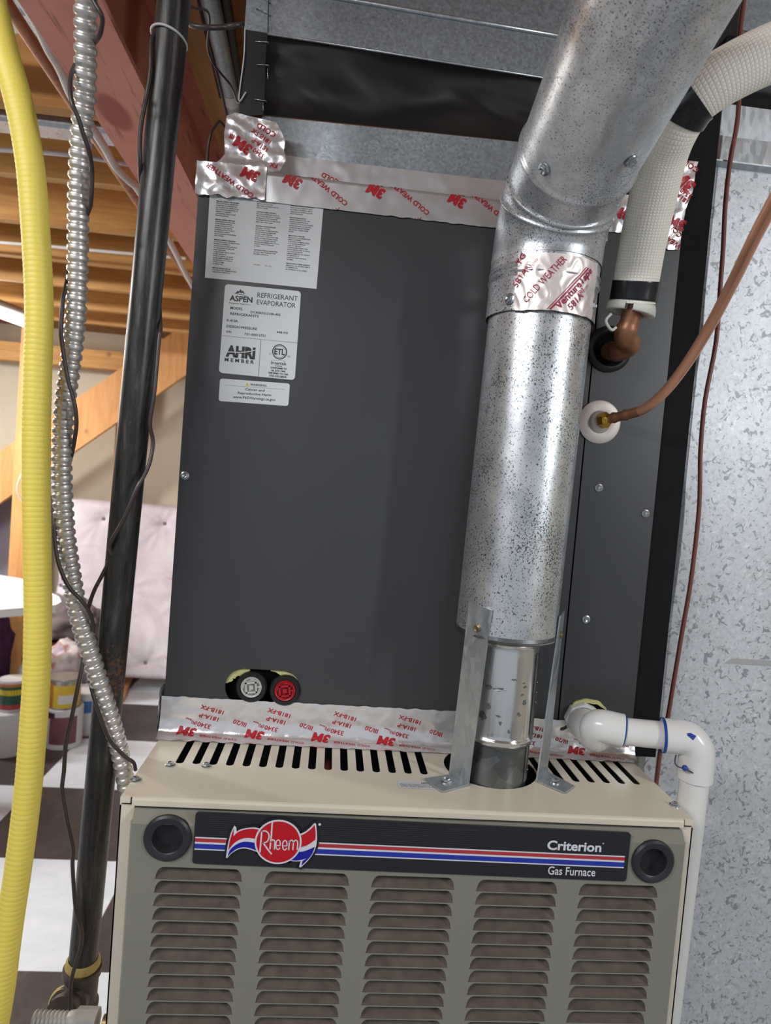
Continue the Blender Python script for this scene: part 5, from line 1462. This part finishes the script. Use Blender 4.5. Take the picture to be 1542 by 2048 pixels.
# canvas band and upper duct on the return side
zb0, zb1 = ztop_c - .002, at(1520, 62, RY).z
bm = bmesh.new(); n, m = 30, 12; G = []
for i in range(n + 1):
    G.append([bm.verts.new((XD + .03 + .57 * i / n, RY + .016 + .03 * sin(pi * k / m) + .012 * noise.noise(Vector((i * .3, k * .4, 2))) * sin(pi * k / m), zb0 + (zb1 - zb0) * k / m)) for k in range(m + 1)])
for i in range(n):
    for k in range(m): bm.faces.new((G[i][k], G[i + 1][k], G[i + 1][k + 1], G[i][k + 1])).smooth = True
bk = [bm.verts.new(v.co + Vector((0, .4, 0))) for v in G[0]]
for k in range(m): bm.faces.new((G[0][k], G[0][k + 1], bk[k + 1], bk[k]))
from_bm('canvas_band', bm, 'canvas', ret)
strip2('upper_return_duct', at(1486, 55, RY).x, XD + .62, zb1, zb1 + .32, RY + .010, 'galv', .5, False)
bm = bmesh.new(); sweep(bm, [Vector((at(1486, 55, RY).x, RY + .008, zb1)), Vector((XD + .62, RY + .008, zb1))], .003, 8); from_bm('hemmed_edge', bm, 'galv_light', ret)
# dark vinyl flap filling the gap between cabinet and duct, with the shaded duct side above
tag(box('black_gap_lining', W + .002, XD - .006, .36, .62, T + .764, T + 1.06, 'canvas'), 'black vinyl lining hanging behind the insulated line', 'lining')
tag(box('side_duct', at(1405, 90, .5).x, at(1440, 90, .5).x + .05, .5, .7, T + .80, T + 1.06, 'galv'), 'shaded duct side glimpsed above the insulated line', 'duct')
# scratches and patch on the duct face
ik = Ink(lambda u, v: Vector((u, RY - .0004, v)))
random.seed(5)
for k in range(9):
    p = at(1480 + k * 9, 1140 + k * 9, RY); q = at(1560 + k * 6, 1070 + k * 12, RY)
    w_ = random.uniform(.0006, .0018); ik.poly([(p.x, p.z), (q.x, q.z), (q.x, q.z + w_), (p.x, p.z + w_)])
p = at(1448, 1322, RY); q = at(1600, 1330, RY); ik.done('scratch_marks', 'foil_flat', ret)
ik = Ink(lambda u, v: Vector((u, RY - .0004, v))); ik.poly([(p.x, p.z - .004), (q.x + .03, q.z - .004), (q.x + .03, q.z + .004), (p.x + .014, p.z + .005), (p.x + .006, p.z + .001)])
ik.done('bare_patch', 'foil_flat', ret)

# ================================================================== CONDENSATE DRAIN
pv = thing('condensate_drain', 'white PVC condensate drain pipe with blue primed joints', 'drain pipe')
p0 = cp(.5480, .0510, -.002); p1 = cp(.5440, .0500, -.024)
ax = (p1 - p0).normalized()
lathe('hex_bushing', [(0, .0230), (.0125, .0240), (.0150, .0225), (.0150, .0195)], cp(.5500, .0515, .002), (-.12, -1, -.05), 'pvc', pv, 8)
e0 = cp(.5480, .0505, -.008); e1 = cp(.5475, .0475, -.036); e2 = at(1178, 1448, .112); e3 = at(1216, 1457, .098); e4 = at(1246, 1461, .092)
pe = smooth_path([e0, cp(.5475, .0490, -.024), cp(.5530, .0440, -.044), at(1196, 1452, .102), e4], 8)
tube('pipe_elbow', pe, .0202, 'pvc', pv, 36)
h0, h1 = at(1240, 1462, .093), at(1332, 1471, .078)
tube('level_pipe', [h0, h1], .0166, 'pvc', pv, 36)
hd = (h1 - h0).normalized(); corner = h1 + hd * .034
dn = Vector((0, 0.012, -1)).normalized()
s_ = h1 - hd * .004
pe2 = [s_, h1 + hd * .008] + smooth_path([h1 + hd * .018, corner - hd * .006 + dn * .003, corner + dn * .014 + hd * .002, corner + dn * .030 + hd * .0035], 8) + [corner + dn * .050 + hd * .0038]
tube('pipe_elbow', pe2, .0205, 'pvc', pv, 36)
vtop = corner + dn * .044 + hd * .0038
tube('drop_pipe', [vtop, Vector((vtop.x, vtop.y + .01, T - .35)), Vector((vtop.x, vtop.y + .01, .02))], .0170, 'pvc', pv, 36)
def joint_ring(c, d, r, w_, nm='primer_ring', mat='primer'):
    tube(nm, [c - d * w_ / 2, c + d * w_ / 2], r, mat, pv, 36, False)
pd = (pe[-1] - pe[-3]).normalized()
joint_ring(pe[-1] + pd * .0004, pd, .0190, .0022); joint_ring(s_, hd, .0212, .0036)
joint_ring(e0 + Vector((0, -.0085, -.001)), Vector((-.1, -1, -.05)).normalized(), .0208, .0014)
# blue swipe on the last elbow
ik = Ink(lambda u, v: corner - hd * .012 + hd * u + Vector((0, -.0212 * cos(v / .0212), .0212 * sin(v / .0212))))
ik.poly([(-.012, .011), (-.004, .013), (.002, .010), (-.002, .0045), (-.007, .0085)]); ik.poly([(-.009, .001), (-.004, .004), (-.007, -.003)]); ik.done('primer_smear', 'primer', pv)
pts = [at(1352, 1510, .058), at(1350, 1525, .052), at(1356, 1533, .05), at(1370, 1538, .05), at(1386, 1546, .052)]
o = tag(tube('black_thread', smooth_path(pts, 5), .0009, 'wire_dark', seg=6), 'short black string looped on the PVC drop pipe', 'string')
bl = bmesh.new(); bmesh.ops.create_icosphere(bl, subdivisions=2, radius=.0036); 
for v in bl.verts: v.co += at(1370, 1536, .049)
tag(from_bm('primer_drop', bl, 'primer', None, True), 'blob of blue primer dried on the PVC drop pipe', 'primer blob')

# red-brown thermostat wire in front of the return duct
yy = RY - .020
pts = [(1490, -40), (1488, 0), (1480, 73), (1478, 200), (1472, 259), (1461, 318), (1451, 403), (1446, 500), (1441, 567), (1432, 684), (1410, 801), (1401, 900), (1400, 960), (1397, 1030), (1382, 1160), (1364, 1265), (1348, 1360), (1335, 1437), (1322, 1493), (1311, 1580)]
tag(tube('thermostat_wire', smooth_path([at(x, y, yy) for x, y in pts], 4) + [Vector((at(1311, 1580, yy).x - .01, yy, .05))], .0032, 'wire_red', seg=10), 'red-brown thermostat wire hanging before the return duct', 'wire')

# ================================================================== LEFT FOREGROUND LINES
# yellow corrugated gas hose
pts = [(-42, -110), (-16, 0), (8, 100), (35, 195), (55, 293), (67, 400), (78, 600), (75, 760), (73, 860), (73, 1000), (75, 1130), (76, 1230), (73, 1360), (64, 1490), (54, 1600), (38, 1725), (18, 1860), (4, 1970), (-9, 2048), (-40, 2200)]
P_ = [at(x, y, .0) for x, y in pts]; P_ = [Vector((P_[0].x - .14, .02, ZC - .01)), P_[0] + Vector((-.07, .01, .13))] + P_; e_ = P_[-1]; P_ += [Vector((e_.x - .07, .02, T - .55)), Vector((e_.x - .10, .08, .45)), Vector((e_.x - .12, .10, .014))]
P_ = smooth_path(P_, 10); P_, L_ = resample(P_, .00075)
rr = [.0127 + .00042 * (abs(sin(pi * i * .00075 / .0053)) ** .5) for i in range(len(P_))]
tag(tube('yellow_gas_hose', P_, rr, 'csst', None, 28), 'ribbed yellow flexible gas hose hanging at the left', 'gas hose')
# flexible metal conduit
pts = [(171, -60, -.06), (171, 0, -.05), (171, 100, -.03), (169, 195, -.015), (161, 293, .0), (157, 400, .01), (155, 544, .02), (151, 640, .025), (141, 730, .03), (131, 800, .033), (125, 880, .036), (124, 950, .038), (130, 1060, .042), (141, 1140, .047), (151, 1200, .05), (163, 1250, .055), (180, 1305, .062), (200, 1370, .07), (220, 1433, .08), (236, 1490, .088), (247, 1540, .093), (258, 1600, .1)]
P_ = [at(*p) for p in pts]; P_ = [Vector((P_[0].x - .03, P_[0].y + .02, ZC - .01)), Vector((P_[0].x - .012, P_[0].y + .01, P_[0].z + .10))] + P_; e_ = P_[-1]; P_ += [e_ + Vector((.006, .008, -.035)), Vector((-.002, e_.y + .014, e_.z - .062))]
P_ = smooth_path(P_, 10); P_, L_ = resample(P_, .0009)
def prof(s):
    t = (s / .0098) % 1
    return .0003 + .0019 * min(1, max(0, (sin(2 * pi * t) * .9 + .75)))
rr = [.0082 + prof(i * .0009) for i in range(len(P_))]
bm = bmesh.new(); n = len(P_)
tag(tube('flexible_metal_conduit', P_, rr, 'flex', None, 28), 'ribbed grey flexible metal conduit curving to the furnace', 'conduit')
# black iron gas pipe with tee
gp = thing('black_gas_pipe', 'black iron gas pipe rising beside the furnace with a small rust patch', 'gas pipe')
g0, g1 = at(166, 1925, .12), at(348, 0, .04)
dg_ = (g1 - g0).normalized()
tube('pipe', [g0, g0 + dg_ * ((ZC - .01 - g0.z) / dg_.z)], .0167, 'iron', gp, 36)
lathe('thread_sealant', [(-.002, .0172), (.004, .0205), (.010, .0195), (.013, .0172)], g0 + dg_ * (-.006), dg_, 'dope', gp, 36, False)
fb = g0 - dg_ * .006
lathe('tee_fitting', [(-.062, .0195), (-.056, .0225), (-.048, .0225), (-.046, .0200), (-.010, .0200), (-.008, .0225), (0, .0225), (.001, .0175)], fb, dg_, 'fit', gp, 36)
q = at(146, 2012, .080); lathe('union_nut', [(0, .0150), (.002, .0205), (.012, .0205), (.014, .0160), (.022, .0155), (.024, .0185), (.032, .0180)], fb - dg_ * .034 + Vector((-.004, -.010, 0)), (q - fb + dg_ * .034).normalized() + Vector((-.25, -.35, -.1)), 'fit', gp, 30)
lathe('sealant_bead', [(0, .0200), (.002, .0212), (.005, .0208), (.007, .0190)], fb - dg_ * .034 + Vector((-.009, -.016, -.001)), (q - fb + dg_ * .034).normalized() + Vector((-.25, -.35, -.1)), 'dope', gp, 30, False)
tube('lower_pipe', [fb - dg_ * .05, fb - dg_ * .30, Vector((fb.x - dg_.x * .32, fb.y - dg_.y * .32, .002))], .0167, 'iron', gp, 30)
# pale coupling entering the furnace side
cpl = thing('pale_conduit_coupling', 'pale grey pipe coupling at the furnace side, bottom left', 'coupling')
a_, b_ = at(150, 2044, .045), at(206, 2046, .045)
dd_ = (b_ - a_).normalized()
lathe('hex_body', [(0, .0135), (.001, .0150), (.024, .0150), (.025, .0120)], a_, dd_, 'greyfit', cpl, 8)
lathe('ribbed_sleeve', [(-.045, .009)] + [(-.045 + .0045 * k + e, .0092 + (.0016 if e else 0)) for k in range(9) for e in (0, .0022)] + [(0, .0120)], a_, dd_, 'greyfit', cpl, 24)
tube('nipple', [b_, Vector((.004, b_.y, b_.z))], .0085, 'brass_dull', cpl, 18)
# cable tie round the pipe
t_ = g0 + dg_ * ((at(336, 80, .045) - g0).dot(dg_))
u1 = Vector((1, 0, 0)); u1 = (u1 - dg_ * u1.dot(dg_)).normalized(); v1_ = dg_.cross(u1)
tie = [t_ + (u1 * cos(2 * pi * k / 40) + v1_ * sin(2 * pi * k / 40)) * .0180 + dg_ * (.004 * cos(2 * pi * k / 40 + 2.2)) + u1 * -.0012 for k in range(41)]
tag(tube('cable_tie', tie, .0013, 'ziptie', None, 8), 'thin white cable tie looped round the black gas pipe', 'cable tie')
# dark wires
w1 = [(187, -30, -.068), (187, 0, -.066), (203, 30, -.064), (204, 50, -.056), (196, 76, -.045), (172, 104, -.008), (148, 135, -.028), (140, 166, -.038), (144, 205, -.042), (156, 235, -.038), (168, 273, -.031), (178, 303, -.024), (184, 342, -.012), (182, 400, -.002), (176, 425, .012), (150, 480, .032), (138, 540, .030), (132, 572, .018), (126, 600, .011), (122, 655, .008), (124, 686, .010), (135, 755, .014), (149, 807, .016), (153, 846, .020), (149, 880, .028), (142, 915, .044), (122, 985, .058), (110, 1041, .036), (110, 1085, .032), (118, 1130, .030), (137, 1173, .032), (161, 1199, .035), (179, 1225, .042), (186, 1255, .054), (180, 1300, .078), (176, 1340, .084), (180, 1362, .070), (187, 1393, .062), (202, 1437, .063), (220, 1481, .070), (249, 1512, .078), (267, 1525, .083), (271, 1540, .088)]
tag(tube('dark_wire', smooth_path([at(*p) for p in w1], 6), .0021, 'wire_dark', None, 10), 'dark brown wire twisted round the metal conduit', 'wire')
w2 = [(313, 60, .036), (303, 84, .030), (300, 152, .030), (282, 253, .036), (280, 324, .040), (284, 380, .062), (300, 430, .086), (312, 530, .090), (318, 600, .078), (321, 656, .062), (318, 680, .058), (309, 782, .054), (300, 846, .056), (306, 885, .062), (297, 932, .056), (275, 976, .048), (249, 1036, .052), (220, 1088, .062), (223, 1110, .070), (205, 1149, .074), (189, 1180, .074), (177, 1215, .076), (168, 1262, .080), (166, 1320, .060), (156, 1372, .050), (144, 1432, .045), (132, 1484, .045), (128, 1541, .045), (124, 1580, .05), (130, 1619, .055), (135, 1647, .06), (146, 1696, .068), (145, 1730, .074), (149, 1795, .082), (153, 1826, .086), (163, 1860, .088), (162, 1893, .086), (150, 1932, .080), (141, 1976, .074), (141, 2060, .072)]
tag(tube('dark_wire', smooth_path([at(*p) for p in w2], 6), .0022, 'wire_dark', None, 10), 'dark brown wire running down the black gas pipe', 'wire')
